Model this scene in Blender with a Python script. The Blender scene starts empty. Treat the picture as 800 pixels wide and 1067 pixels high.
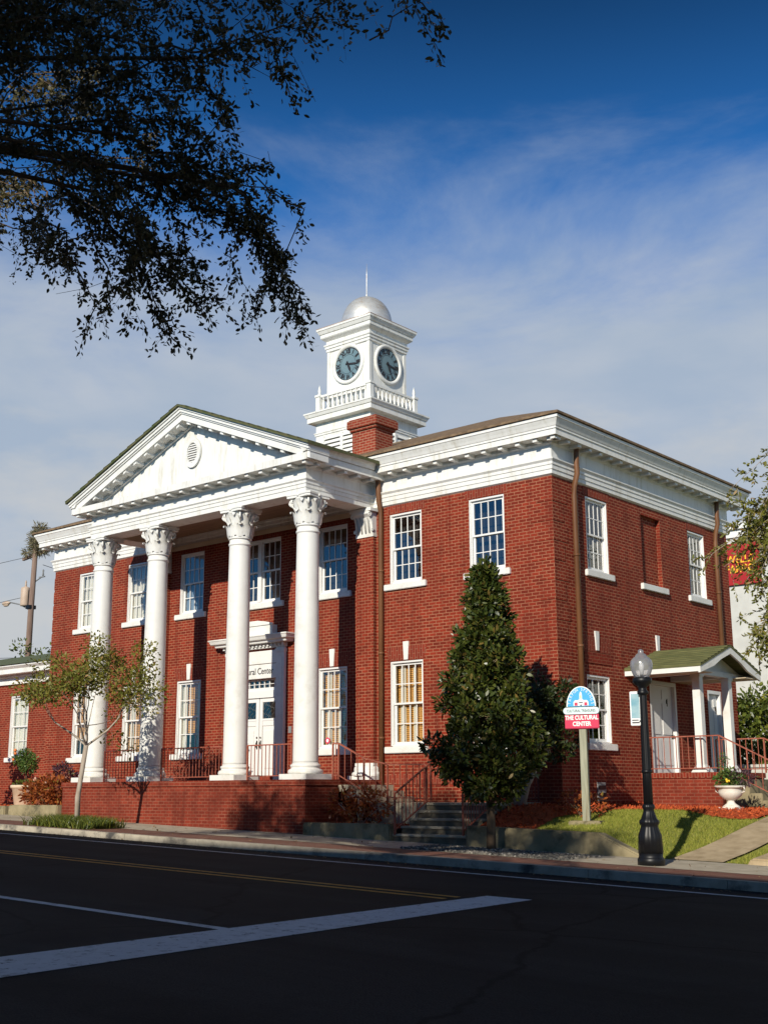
import bpy, bmesh, math, random
import numpy as np
from mathutils import Vector, Matrix
random.seed(11); rng = np.random.default_rng(11)
PI = math.pi
sc = bpy.context.scene
COL = sc.collection

# ------------------------------------------------------------------ helpers
def G(x):                                   # the street falls gently to the right
    return -0.93 - 0.029*max(-45.0, min(50.0, x))
GX = [-600, -200, -45, -30, -20, -10, 0, 5, 10, 15, 20, 30, 40, 50, 200, 600]

class MB:
    def __init__(s): s.v=[]; s.f=[]; s.mi=[]; s.sm=[]
    def add(s, vs, fs, m=0, smooth=False):
        b=len(s.v); s.v += [tuple(p) for p in vs]
        for f in fs: s.f.append([b+i for i in f]); s.mi.append(m); s.sm.append(smooth)
        return s
    def box(s, x0,x1,y0,y1,z0,z1, m=0):
        if x0>x1:x0,x1=x1,x0
        if y0>y1:y0,y1=y1,y0
        if z0>z1:z0,z1=z1,z0
        return s.add([(x0,y0,z0),(x1,y0,z0),(x1,y1,z0),(x0,y1,z0),(x0,y0,z1),(x1,y0,z1),(x1,y1,z1),(x0,y1,z1)],
          [(0,3,2,1),(4,5,6,7),(0,1,5,4),(1,2,6,5),(2,3,7,6),(3,0,4,7)], m)
    def quad(s, a,b,c,d, m=0): return s.add([a,b,c,d],[(0,1,2,3)],m)
    def prism(s, poly, ax, a0, a1, m=0, smooth=False):
        # poly: points in the two other axes (order x,y,z minus ax); extruded along ax
        def P(p,a):
            if ax==0: return (a,p[0],p[1])
            if ax==1: return (p[0],a,p[1])
            return (p[0],p[1],a)
        n=len(poly); vs=[P(p,a0) for p in poly]+[P(p,a1) for p in poly]
        s.add(vs,[tuple(range(n)), tuple(range(2*n-1,n-1,-1))],m)
        b=len(s.v)-2*n
        for i in range(n):
            j=(i+1)%n; s.f.append([b+i,b+n+i,b+n+j,b+j]); s.mi.append(m); s.sm.append(smooth)
        return s
    def lathe(s, prof, n=24, c=(0,0,0), m=0, smooth=True, a0=0, a1=2*PI, flute=None):
        full = abs(a1-a0-2*PI)<1e-6; k = n if full else n+1
        vs=[]
        for r,z in prof:
            for i in range(k):
                a=a0+(a1-a0)*i/n; rr=r*(flute(a) if flute else 1)
                vs.append((c[0]+rr*math.cos(a),c[1]+rr*math.sin(a),c[2]+z))
        fs=[]
        for j in range(len(prof)-1):
            for i in range(n):
                i2=(i+1)%k
                fs.append((j*k+i,j*k+i2,(j+1)*k+i2,(j+1)*k+i))
        if full:
            if prof[0][0]>1e-4: fs.append(tuple(range(k-1,-1,-1)))
            if prof[-1][0]>1e-4: fs.append(tuple((len(prof)-1)*k+i for i in range(k)))
        return s.add(vs,fs,m,smooth)
    def tube(s, pts, rad, n=8, m=0, smooth=True, cap=True):
        pts=[Vector(p) for p in pts]
        if not hasattr(rad,'__len__'): rad=[rad]*len(pts)
        vs=[]; up=Vector((0.13,0.21,1)).normalized()
        for i,p in enumerate(pts):
            t=(pts[min(i+1,len(pts)-1)]-pts[max(i-1,0)]).normalized()
            u=t.cross(up)
            if u.length<.2: u=t.cross(Vector((1,0.2,0)))
            u.normalize(); w=t.cross(u)
            for k in range(n):
                a=2*PI*k/n; vs.append(p+(u*math.cos(a)+w*math.sin(a))*rad[i])
        fs=[(i*n+k,i*n+(k+1)%n,(i+1)*n+(k+1)%n,(i+1)*n+k) for i in range(len(pts)-1) for k in range(n)]
        if cap: fs += [tuple(range(n-1,-1,-1)), tuple((len(pts)-1)*n+k for k in range(n))]
        return s.add(vs,fs,m,smooth)
    def bar(s, a, b, w, h=None, m=0):     # square bar from a to b
        a=Vector(a); b=Vector(b); h=h or w; t=(b-a).normalized()
        u=t.cross(Vector((0,0,1)))
        if u.length<.05: u=Vector((1,0,0))
        u.normalize(); v=u.cross(t)
        vs=[p+u*(i*w/2)+v*(j*h/2) for p in (a,b) for i,j in ((-1,-1),(1,-1),(1,1),(-1,1))]
        return s.add(vs,[(0,1,2,3),(7,6,5,4),(0,4,5,1),(1,5,6,2),(2,6,7,3),(3,7,4,0)],m)
    def ring(s, x0,x1,y0,y1, prof, m=0):  # moulding profile (offset,z) run round a rectangle
        vs=[]
        for o,z in prof: vs += [(x0-o,y0-o,z),(x1+o,y0-o,z),(x1+o,y1+o,z),(x0-o,y1+o,z)]
        fs=[(j*4+i,j*4+(i+1)%4,(j+1)*4+(i+1)%4,(j+1)*4+i) for j in range(len(prof)-1) for i in range(4)]
        return s.add(vs,fs,m)
    def ellips(s, c, r, n=10, k=6, m=0, jit=0):
        prof=[]
        for j in range(k+1):
            t=-PI/2+PI*j/k; prof.append((max(math.cos(t),1e-4),math.sin(t)))
        b=len(s.v); s.lathe(prof,n,(0,0,0),m)
        for i in range(b,len(s.v)):
            x,y,z=s.v[i]; q=1+jit*(random.random()-.5); s.v[i]=(c[0]+x*r[0]*q,c[1]+y*r[1]*q,c[2]+z*r[2]*q)
        return s
    def mesh(s, name, mats, bevel=0):
        me=bpy.data.meshes.new(name); me.from_pydata(s.v,[],s.f)
        for mm in (mats if isinstance(mats,(list,tuple)) else [mats]): me.materials.append(mm)
        me.polygons.foreach_set('material_index',s.mi); me.polygons.foreach_set('use_smooth',s.sm)
        me.update()
        if bevel:
            bm=bmesh.new(); bm.from_mesh(me)
            bmesh.ops.remove_doubles(bm,verts=bm.verts,dist=1e-5)
            bmesh.ops.bevel(bm,geom=[e for e in bm.edges if len(e.link_faces)==2 and e.calc_face_angle(0)>.6],offset=bevel,segments=2,affect='EDGES',clamp_overlap=True)
            bm.to_mesh(me); bm.free()
        box_uv(me); return me
    def build(s, name, mats, parent=None, loc=None, rz=0, bevel=0):
        return link(s.mesh(name,mats,bevel),name,parent,loc,rz)

def box_uv(me):
    n=len(me.loops)
    if not n: return
    co=np.empty(len(me.vertices)*3); me.vertices.foreach_get('co',co); co=co.reshape(-1,3)
    li=np.empty(n,int); me.loops.foreach_get('vertex_index',li)
    pn=np.empty(len(me.polygons)*3); me.polygons.foreach_get('normal',pn); pn=np.abs(pn.reshape(-1,3))
    tot=np.empty(len(me.polygons),int); me.polygons.foreach_get('loop_total',tot)
    ax=np.repeat(pn.argmax(1),tot); c=co[li]
    uv=np.where((ax==0)[:,None],c[:,[1,2]],np.where((ax==1)[:,None],c[:,[0,2]],c[:,[0,1]]))
    (me.uv_layers.new(name='UVMap')).data.foreach_set('uv',uv.ravel())

def link(me, name, parent=None, loc=None, rz=0):
    o=bpy.data.objects.new(name,me); COL.objects.link(o)
    if parent: o.parent=parent
    if loc is not None: o.location=loc
    if rz: o.rotation_euler=(0,0,rz)
    return o
def tag(o, label=None, cat=None, group='metal railings', kind=None):
    if label: o['label']=label
    if cat: o['category']=cat
    if group: o['group']=group
    if kind: o['kind']=kind
    return o
def thing(name, label, cat, loc=(0,0,0), rz=0, group=None):
    o=bpy.data.objects.new(name,None); COL.objects.link(o); o.location=loc; o.rotation_euler=(0,0,rz); o.empty_display_size=.3
    return tag(o,label,cat,group)
def structure(o): o['kind']='structure'; return o

# ------------------------------------------------------------------ materials
def mat(name, col=(.5,.5,.5), rough=.7, metal=0, spec=.5):
    m=bpy.data.materials.new(name); m.use_nodes=True; b=m.node_tree.nodes['Principled BSDF']
    b.inputs['Base Color'].default_value=(*col,1); b.inputs['Roughness'].default_value=rough
    b.inputs['Metallic'].default_value=metal; b.inputs['Specular IOR Level'].default_value=spec
    return m
def nodes(m): return m.node_tree.nodes, m.node_tree.links, m.node_tree.nodes['Principled BSDF']
def noisemat(name, c1, c2, scale=5, rough=.8, detail=6, bump=0, lo=.35, hi=.65, coord='Object', spec=.3, stretch=None, c3=None, s3=.6):
    m=mat(name,c1,rough,0,spec); N,L,B=nodes(m)
    tc=N.new('ShaderNodeTexCoord'); src=tc.outputs[coord]
    if stretch:
        mp=N.new('ShaderNodeMapping'); mp.inputs['Scale'].default_value=stretch; L.new(src,mp.inputs[0]); src=mp.outputs[0]
    nz=N.new('ShaderNodeTexNoise'); nz.inputs['Scale'].default_value=scale; nz.inputs['Detail'].default_value=detail; L.new(src,nz.inputs[0])
    r=N.new('ShaderNodeValToRGB'); r.color_ramp.elements[0].position=lo; r.color_ramp.elements[1].position=hi
    r.color_ramp.elements[0].color=(*c1,1); r.color_ramp.elements[1].color=(*c2,1); L.new(nz.outputs[0],r.inputs[0])
    out=r.outputs[0]
    if c3:
        n2=N.new('ShaderNodeTexNoise'); n2.inputs['Scale'].default_value=s3; n2.inputs['Detail'].default_value=8; n2.inputs['Roughness'].default_value=.7; L.new(src,n2.inputs[0])
        r2=N.new('ShaderNodeValToRGB'); r2.color_ramp.elements[0].position=.52; r2.color_ramp.elements[1].position=.68
        L.new(n2.outputs[0],r2.inputs[0]); mx=N.new('ShaderNodeMixRGB'); mx.inputs[2].default_value=(*c3,1)
        L.new(r2.outputs[0],mx.inputs[0]); L.new(out,mx.inputs[1]); out=mx.outputs[0]
    L.new(out,B.inputs['Base Color'])
    if bump:
        bp=N.new('ShaderNodeBump'); bp.inputs['Strength'].default_value=bump; bp.inputs['Distance'].default_value=.02; L.new(nz.outputs[0],bp.inputs['Height']); L.new(bp.outputs[0],B.inputs['Normal'])
    return m
def brickmat(name, c1, c2, mortar, bw=.215, bh=.079, ms=.010, rot=0, stain=(.16,.035,.02), stain_amt=.5, offset=.5):
    m=mat(name,c1,.85,0,.25); N,L,B=nodes(m)
    uv=N.new('ShaderNodeUVMap'); mp=N.new('ShaderNodeMapping'); mp.inputs['Rotation'].default_value=(0,0,rot); L.new(uv.outputs[0],mp.inputs[0])
    br=N.new('ShaderNodeTexBrick'); br.offset=offset; br.squash=1
    for k,v in (('Scale',1),('Mortar Size',ms),('Mortar Smooth',.25),('Bias',0),('Brick Width',bw),('Row Height',bh)): br.inputs[k].default_value=v
    br.inputs['Color1'].default_value=(*c1,1); br.inputs['Color2'].default_value=(*c2,1); br.inputs['Mortar'].default_value=(*mortar,1)
    L.new(mp.outputs[0],br.inputs[0])
    nz=N.new('ShaderNodeTexNoise'); nz.inputs['Scale'].default_value=.9; nz.inputs['Detail'].default_value=9; nz.inputs['Roughness'].default_value=.65; L.new(uv.outputs[0],nz.inputs[0])
    rp=N.new('ShaderNodeValToRGB'); rp.color_ramp.elements[0].position=.42; rp.color_ramp.elements[1].position=.72; L.new(nz.outputs[0],rp.inputs[0])
    ml=N.new('ShaderNodeMath'); ml.operation='MULTIPLY'; ml.inputs[1].default_value=stain_amt; L.new(rp.outputs[0],ml.inputs[0])
    mx=N.new('ShaderNodeMixRGB'); mx.inputs[2].default_value=(*stain,1); L.new(ml.outputs[0],mx.inputs[0]); L.new(br.outputs[0],mx.inputs[1])
    m3=N.new('ShaderNodeMapping'); m3.inputs['Scale'].default_value=(2.6,.22,1); L.new(uv.outputs[0],m3.inputs[0])
    n3=N.new('ShaderNodeTexNoise'); n3.inputs['Scale'].default_value=1.6; n3.inputs['Detail'].default_value=7; L.new(m3.outputs[0],n3.inputs[0])
    r3=N.new('ShaderNodeValToRGB'); r3.color_ramp.elements[0].position=.5; r3.color_ramp.elements[1].position=.75; r3.color_ramp.elements[1].color=(.55,.55,.55,1); L.new(n3.outputs[0],r3.inputs[0])
    x3=N.new('ShaderNodeMixRGB'); x3.inputs[2].default_value=(*[q*.9 for q in stain],1); L.new(r3.outputs[0],x3.inputs[0]); L.new(mx.outputs[0],x3.inputs[1]); mx=x3
    n2=N.new('ShaderNodeTexNoise'); n2.inputs['Scale'].default_value=45; n2.inputs['Detail'].default_value=3; L.new(uv.outputs[0],n2.inputs[0])
    hs=N.new('ShaderNodeMixRGB'); hs.blend_type='OVERLAY'; hs.inputs[0].default_value=.45; L.new(mx.outputs[0],hs.inputs[1]); L.new(n2.outputs[0],hs.inputs[2])
    L.new(hs.outputs[0],B.inputs['Base Color'])
    iv=N.new('ShaderNodeMath'); iv.operation='SUBTRACT'; iv.inputs[0].default_value=1; L.new(br.outputs['Fac'],iv.inputs[1])
    ad=N.new('ShaderNodeMath'); ad.operation='MULTIPLY_ADD'; ad.inputs[1].default_value=.15; L.new(n2.outputs[0],ad.inputs[0]); L.new(iv.outputs[0],ad.inputs[2])
    bp=N.new('ShaderNodeBump'); bp.inputs['Strength'].default_value=.6; bp.inputs['Distance'].default_value=.008; L.new(ad.outputs[0],bp.inputs['Height']); L.new(bp.outputs[0],B.inputs['Normal'])
    return m
def leafmat(name, c1, c2, c3=None, rough=.45, trans=.25):
    m=mat(name,c1,rough,0,.4); N,L,B=nodes(m)
    g=N.new('ShaderNodeNewGeometry'); r=N.new('ShaderNodeValToRGB')
    r.color_ramp.elements[0].color=(*c1,1); r.color_ramp.elements[1].color=(*c2,1)
    if c3: e=r.color_ramp.elements.new(.86); e.color=(*c2,1); r.color_ramp.elements[2].color=(*c3,1)
    L.new(g.outputs['Random Per Island'],r.inputs[0]); L.new(r.outputs[0],B.inputs['Base Color'])
    t=N.new('ShaderNodeBsdfTranslucent'); L.new(r.outputs[0],t.inputs[0])
    mx=N.new('ShaderNodeMixShader'); mx.inputs[0].default_value=trans; L.new(B.outputs[0],mx.inputs[1]); L.new(t.outputs[0],mx.inputs[2])
    L.new(mx.outputs[0],N['Material Output'].inputs[0]); return m
def glassmat(name, tint=(.75,.8,.82), refl=.12, rough=.015):
    m=bpy.data.materials.new(name); m.use_nodes=True; N=m.node_tree.nodes; L=m.node_tree.links; N.remove(N['Principled BSDF'])
    t=N.new('ShaderNodeBsdfTransparent'); t.inputs[0].default_value=(*tint,1)
    g=N.new('ShaderNodeBsdfGlossy'); g.inputs['Roughness'].default_value=rough
    f=N.new('ShaderNodeFresnel'); f.inputs[0].default_value=1.5
    a=N.new('ShaderNodeMath'); a.operation='ADD'; a.inputs[1].default_value=refl; L.new(f.outputs[0],a.inputs[0])
    # a little waviness of old panes
    tc=N.new('ShaderNodeTexCoord'); nz=N.new('ShaderNodeTexNoise'); nz.inputs['Scale'].default_value=3; L.new(tc.outputs['Object'],nz.inputs[0])
    bp=N.new('ShaderNodeBump'); bp.inputs['Strength'].default_value=.06; bp.inputs['Distance'].default_value=.05; L.new(nz.outputs[0],bp.inputs['Height']); L.new(bp.outputs[0],g.inputs['Normal'])
    x=N.new('ShaderNodeMixShader'); L.new(a.outputs[0],x.inputs[0]); L.new(t.outputs[0],x.inputs[1]); L.new(g.outputs[0],x.inputs[2]); L.new(x.outputs[0],N['Material Output'].inputs[0])
    return m

M={}
M['brick']=brickmat('brick_wall',(.265,.029,.011),(.15,.016,.006),(.37,.155,.085),stain=(.115,.012,.005))
M['brick_dark']=brickmat('brick_quoin',(.23,.024,.010),(.14,.013,.006),(.25,.085,.045),stain=(.15,.018,.007))
M['soldier']=brickmat('brick_soldier',(.25,.028,.012),(.16,.015,.007),(.30,.12,.07),rot=PI/2)
M['terrace']=brickmat('brick_terrace',(.25,.036,.016),(.16,.021,.009),(.28,.10,.06),stain=(.10,.014,.007),stain_amt=.8)
M['chimney']=brickmat('brick_chimney',(.30,.045,.02),(.22,.028,.013),(.40,.22,.14))
M['paver']=brickmat('brick_pavers',(.20,.095,.065),(.15,.075,.055),(.2,.14,.11),bw=.2,bh=.1,ms=.008)
M['white']=noisemat('white_paint',(.72,.71,.67),(.77,.76,.72),3,.5,c3=(.62,.60,.54),s3=1.3)
M['weathered']=noisemat('weathered_white_paint',(.72,.71,.67),(.77,.76,.72),3,.55,c3=(.59,.56,.48),s3=1.7,stretch=(2.6,2.6,.45))
M['frame']=mat('window_paint',(.76,.75,.72),.4)
M['soffit']=noisemat('soffit_paint',(.55,.44,.30),(.62,.52,.38),2,.7)
M['ceil']=noisemat('porch_ceiling',(.20,.12,.075),(.28,.18,.11),3,.7,stretch=(.3,6,1))
M['roof_brown']=noisemat('brown_shingles',(.13,.085,.05),(.24,.16,.095),9,.9,bump=.5)
M['roof_moss']=noisemat('mossy_shingles',(.075,.085,.035),(.12,.11,.055),7,.9,bump=.5,c3=(.05,.075,.022))
M['roof_green']=noisemat('green_shingles',(.085,.09,.034),(.15,.15,.06),2.4,.9,bump=.6,stretch=(1,9,9),c3=(.07,.085,.03))
M['annex_roof']=noisemat('green_tiles',(.075,.095,.05),(.13,.15,.08),4,.85,bump=.4,stretch=(8,1,1))
M['pipe']=noisemat('brown_pipe',(.12,.05,.02),(.18,.08,.035),3,.5,stretch=(1,1,.3))
M['glass']=glassmat('window_glass',(.93,.95,.95),refl=.12)
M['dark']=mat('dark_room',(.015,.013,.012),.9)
M['blind']=noisemat('wood_blind',(.62,.30,.07),(.74,.40,.12),6,.6,stretch=(1,1,8))
M['curtain']=mat('curtain_cloth',(.72,.68,.58),.9)
M['bluecurtain']=mat('blue_curtain_cloth',(.22,.30,.38),.9)
M['rust']=noisemat('rusty_red_paint',(.27,.075,.045),(.36,.115,.075),14,.6)
M['rustdark']=noisemat('dark_red_paint',(.10,.022,.018),(.16,.04,.03),14,.6)
M['lead']=glassmat('leaded_glass',(.12,.15,.17),.12,.05)
M['leadcame']=mat('lead_came',(.16,.17,.16),.5)
M['brass']=mat('dark_brass',(.05,.035,.02),.4,.8)
M['silver']=noisemat('silver_dome',(.62,.61,.58),(.74,.73,.70),4,.42,c3=(.52,.40,.29),s3=1.6,stretch=(1,1,2.5)); M['silver'].node_tree.nodes['Principled BSDF'].inputs['Metallic'].default_value=.55
M['rustroof']=noisemat('rust_flashing',(.34,.20,.14),(.50,.38,.30),5,.8)
M['dial']=noisemat('clock_dial',(.13,.205,.24),(.17,.25,.275),2,.45)
M['black']=mat('black_paint',(.006,.0065,.008),.42,spec=.35)
M['ink']=mat('black_letter',(.02,.018,.02),.6)
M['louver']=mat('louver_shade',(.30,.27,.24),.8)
M['concrete']=noisemat('concrete',(.37,.32,.24),(.48,.42,.32),4,.9,bump=.2,c3=(.25,.22,.15),s3=.8)
M['oldconcrete']=noisemat('stained_concrete',(.21,.175,.10),(.33,.275,.165),3,.9,bump=.3,c3=(.075,.068,.04),s3=1.9)
M['tan']=noisemat('tan_concrete',(.36,.275,.165),(.46,.36,.23),4,.9,bump=.2,c3=(.24,.18,.10),s3=1.1)
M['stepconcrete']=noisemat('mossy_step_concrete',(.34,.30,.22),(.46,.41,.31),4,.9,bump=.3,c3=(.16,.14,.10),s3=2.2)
M['riser']=noisemat('shade_toned_riser',(.10,.085,.06),(.17,.145,.10),5,.9,bump=.3)  # shade on the risers painted as a darker concrete than the treads
M['kerb']=noisemat('kerb_concrete',(.36,.32,.25),(.48,.43,.34),5,.9,bump=.3,c3=(.08,.075,.07),s3=1.4)
M['asphalt']=noisemat('asphalt',(.011,.011,.012),(.027,.026,.026),60,.9,bump=.5,c3=(.008,.008,.009),s3=.35,spec=.15)
M['roadwhite']=noisemat('worn_white_line',(.62,.64,.66),(.70,.72,.73),3,.75,c3=(.38,.39,.40),s3=3)
M['roadyellow']=noisemat('worn_yellow_line',(.50,.24,.03),(.60,.32,.05),4,.75,c3=(.16,.10,.04),s3=2)
M['soil']=noisemat('soil',(.10,.075,.045),(.16,.12,.07),5,.95)
M['mulch']=noisemat('red_mulch',(.33,.05,.012),(.55,.11,.03),35,.95,bump=1)
M['lawnbase']=noisemat('lawn_soil',(.15,.17,.03),(.24,.24,.05),6,.95)
M['grass']=leafmat('grass_blade',(.20,.24,.03),(.38,.38,.06),(.52,.45,.13),.7,.3)
M['bark']=noisemat('pale_bark',(.33,.27,.21),(.46,.40,.33),9,.85,bump=.4,stretch=(1,1,.3))
M['darkbark']=noisemat('dark_bark',(.09,.06,.035),(.16,.11,.07),9,.9,bump=.8,stretch=(1,1,.3))
M['lf_oak']=leafmat('oak_leaf',(.045,.045,.015),(.095,.08,.028),(.20,.14,.055),.5,.18)
M['lf_mag']=leafmat('magnolia_leaf',(.024,.042,.008),(.085,.10,.017),(.20,.13,.035),.36,.12)
M['lf_bush']=leafmat('dark_bush_leaf',(.012,.024,.006),(.034,.048,.010),(.09,.07,.02),.45,.10)
M['lf_crape']=leafmat('crape_leaf',(.13,.15,.022),(.25,.23,.04),(.34,.19,.05),.5,.35)
M['lf_red']=leafmat('croton_leaf',(.16,.04,.015),(.40,.11,.025),(.20,.17,.03),.4,.25)
M['lf_purple']=leafmat('purple_leaf',(.05,.02,.035),(.12,.05,.07),(.16,.17,.06),.5,.2)
M['lf_green']=leafmat('fresh_leaf',(.045,.10,.02),(.12,.19,.04),(.25,.25,.06),.45,.25)
M['lf_hedge']=leafmat('hedge_leaf',(.05,.08,.014),(.16,.19,.03),(.28,.26,.04),.4,.25)
M['lf_dark']=leafmat('plum_leaf',(.02,.01,.015),(.06,.02,.025),None,.5,.1)
M['lf_moss']=leafmat('nest_moss',(.12,.10,.05),(.24,.20,.11),(.10,.12,.05),.8,.1)
M['flower']=mat('orange_flower',(.75,.22,.06),.6); M['yellowfl']=mat('yellow_flower',(.85,.55,.03),.6)
M['terracotta']=noisemat('cream_pot',(.60,.47,.32),(.68,.55,.40),6,.7)
M['stone']=noisemat('white_stone',(.70,.66,.58),(.78,.74,.66),6,.75,c3=(.5,.46,.38),s3=4)
M['wood']=noisemat('grey_post',(.27,.27,.20),(.38,.38,.29),3,.85,stretch=(6,6,.5),c3=(.15,.11,.05),s3=1.2)
M['polewood']=noisemat('pole_wood',(.17,.11,.085),(.26,.18,.14),4,.9,stretch=(6,6,.4))
M['tank']=noisemat('transformer_tank',(.45,.33,.24),(.55,.42,.32),4,.5)
M['sblue']=mat('sign_blue',(.05,.40,.75),.4); M['swhite']=mat('sign_white',(.85,.87,.86),.4); M['spale']=mat('sign_pale_blue',(.66,.83,.84),.4)
M['npic']=noisemat('notice_picture',(.14,.34,.42),(.45,.58,.60),3,.4,stretch=(1,1,1.2)); M['sred']=mat('sign_red',(.62,.025,.09),.4); M['sgold']=mat('sign_gold',(.75,.55,.18),.4); M['sdark']=mat('sign_dark',(.05,.04,.05),.5)
M['bankred']=mat('banner_red',(.36,.008,.008),.5); M['bankyellow']=mat('banner_yellow',(.90,.50,.02),.5)
M['stucco']=noisemat('cream_stucco',(.50,.49,.45),(.57,.56,.51),2,.9)
M['shopbrick']=brickmat('shop_brick',(.30,.13,.08),(.24,.10,.06),(.4,.34,.28)); M['shopcream']=noisemat('shop_stucco',(.42,.38,.30),(.50,.45,.36),2,.9)
M['lens']=glassmat('lamp_globe',(.92,.92,.94),.08,.2)
_n=M['lens'].node_tree.nodes; _l=M['lens'].node_tree.links; _o=_n['Material Output'].inputs[0].links[0].from_node
_t=_n.new('ShaderNodeBsdfTranslucent'); _t.inputs[0].default_value=(.85,.85,.88,1); _d=_n.new('ShaderNodeBsdfDiffuse'); _d.inputs[0].default_value=(.7,.7,.74,1)
_a=_n.new('ShaderNodeMixShader'); _a.inputs[0].default_value=.5; _l.new(_t.outputs[0],_a.inputs[1]); _l.new(_d.outputs[0],_a.inputs[2])
_b=_n.new('ShaderNodeMixShader'); _b.inputs[0].default_value=.30; _l.new(_o.outputs[0],_b.inputs[1]); _l.new(_a.outputs[0],_b.inputs[2]); _l.new(_b.outputs[0],_n['Material Output'].inputs[0])
M['bulb']=mat('lamp_bulb',(.85,.85,.8),.3)
M['gravel']=leafmat('gravel_stone',(.07,.065,.06),(.20,.18,.15),(.40,.37,.32),.9,0)
M['vent']=mat('vent_metal',(.20,.20,.20),.6)

for k_ in ('roadwhite','roadyellow'):
    N,L,B=nodes(M[k_]); tc=N.new('ShaderNodeTexCoord'); a=N.new('ShaderNodeTexNoise'); a.inputs['Scale'].default_value=9; a.inputs['Detail'].default_value=10; a.inputs['Roughness'].default_value=.75; L.new(tc.outputs['Object'],a.inputs[0])
    r=N.new('ShaderNodeValToRGB'); r.color_ramp.elements[0].position=.34; r.color_ramp.elements[1].position=.44; r.color_ramp.elements[0].color=(0,0,0,1); L.new(a.outputs[0],r.inputs[0])
    src=B.inputs['Base Color'].links[0].from_socket; x=N.new('ShaderNodeMixRGB'); x.inputs[1].default_value=(.03,.03,.03,1); L.new(r.outputs[0],x.inputs[0]); L.new(src,x.inputs[2]); L.new(x.outputs[0],B.inputs['Base Color'])
N,L,B=nodes(M['asphalt']); tc=N.new('ShaderNodeTexCoord'); vo=N.new('ShaderNodeTexVoronoi'); vo.feature='DISTANCE_TO_EDGE'; vo.inputs['Scale'].default_value=.33
nz=N.new('ShaderNodeTexNoise'); nz.inputs['Scale'].default_value=1.5; nz.inputs['Detail'].default_value=6; L.new(tc.outputs['Object'],nz.inputs[0]); va=N.new('ShaderNodeMixRGB'); va.inputs[0].default_value=.35; L.new(tc.outputs['Object'],va.inputs[1]); L.new(nz.outputs[1],va.inputs[2]); L.new(va.outputs[0],vo.inputs[0])
r=N.new('ShaderNodeValToRGB'); r.color_ramp.elements[0].position=.004; r.color_ramp.elements[1].position=.012; L.new(vo.outputs['Distance'],r.inputs[0])
src=B.inputs['Base Color'].links[0].from_socket; x=N.new('ShaderNodeMixRGB'); x.inputs[1].default_value=(.006,.006,.006,1); L.new(r.outputs[0],x.inputs[0]); L.new(src,x.inputs[2])
mp=N.new('ShaderNodeMapping'); mp.inputs['Scale'].default_value=(.03,1.1,1); L.new(tc.outputs['Object'],mp.inputs[0]); n4=N.new('ShaderNodeTexNoise'); n4.inputs['Scale'].default_value=1; n4.inputs['Detail'].default_value=4; L.new(mp.outputs[0],n4.inputs[0]); r4=N.new('ShaderNodeValToRGB'); r4.color_ramp.elements[0].position=.4; r4.color_ramp.elements[1].position=.65; r4.color_ramp.elements[0].color=(.7,.7,.7,1); r4.color_ramp.elements[1].color=(1.3,1.3,1.3,1); L.new(n4.outputs[0],r4.inputs[0])
y=N.new('ShaderNodeMixRGB'); y.blend_type='MULTIPLY'; y.inputs[0].default_value=1; L.new(x.outputs[0],y.inputs[1]); L.new(r4.outputs[0],y.inputs[2]); L.new(y.outputs[0],B.inputs['Base Color'])
# ------------------------------------------------------------------ text
def text_mesh(txt, size, m, ext=.004, align='CENTER', space=1.0, bold=0):
    cu=bpy.data.curves.new('lettering','FONT'); cu.body=txt; cu.size=size; cu.extrude=ext; cu.align_x=align; cu.align_y='CENTER'; cu.space_character=space; cu.offset=bold
    ob=bpy.data.objects.new('lettering',cu); COL.objects.link(ob)
    dg=bpy.context.evaluated_depsgraph_get(); me=bpy.data.meshes.new_from_object(ob.evaluated_get(dg))
    bpy.data.objects.remove(ob); bpy.data.curves.remove(cu); me.name='lettering'
    me.materials.clear(); me.materials.append(m); return me
def add_text(mb, txt, size, mtx, mi=0, ext=.004, bold=0, sx=1):
    me=text_mesh(txt,size,M['ink'],ext,bold=bold)
    b=len(mb.v)
    for v in me.vertices: mb.v.append(tuple(mtx@Vector((v.co.x*sx,v.co.y,v.co.z))))
    for p in me.polygons: mb.f.append([b+i for i in p.vertices]); mb.mi.append(mi); mb.sm.append(False)
    bpy.data.meshes.remove(me)
FRONT=Matrix.Rotation(PI/2,4,'X')            # text in the XZ plane facing -Y

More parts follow.
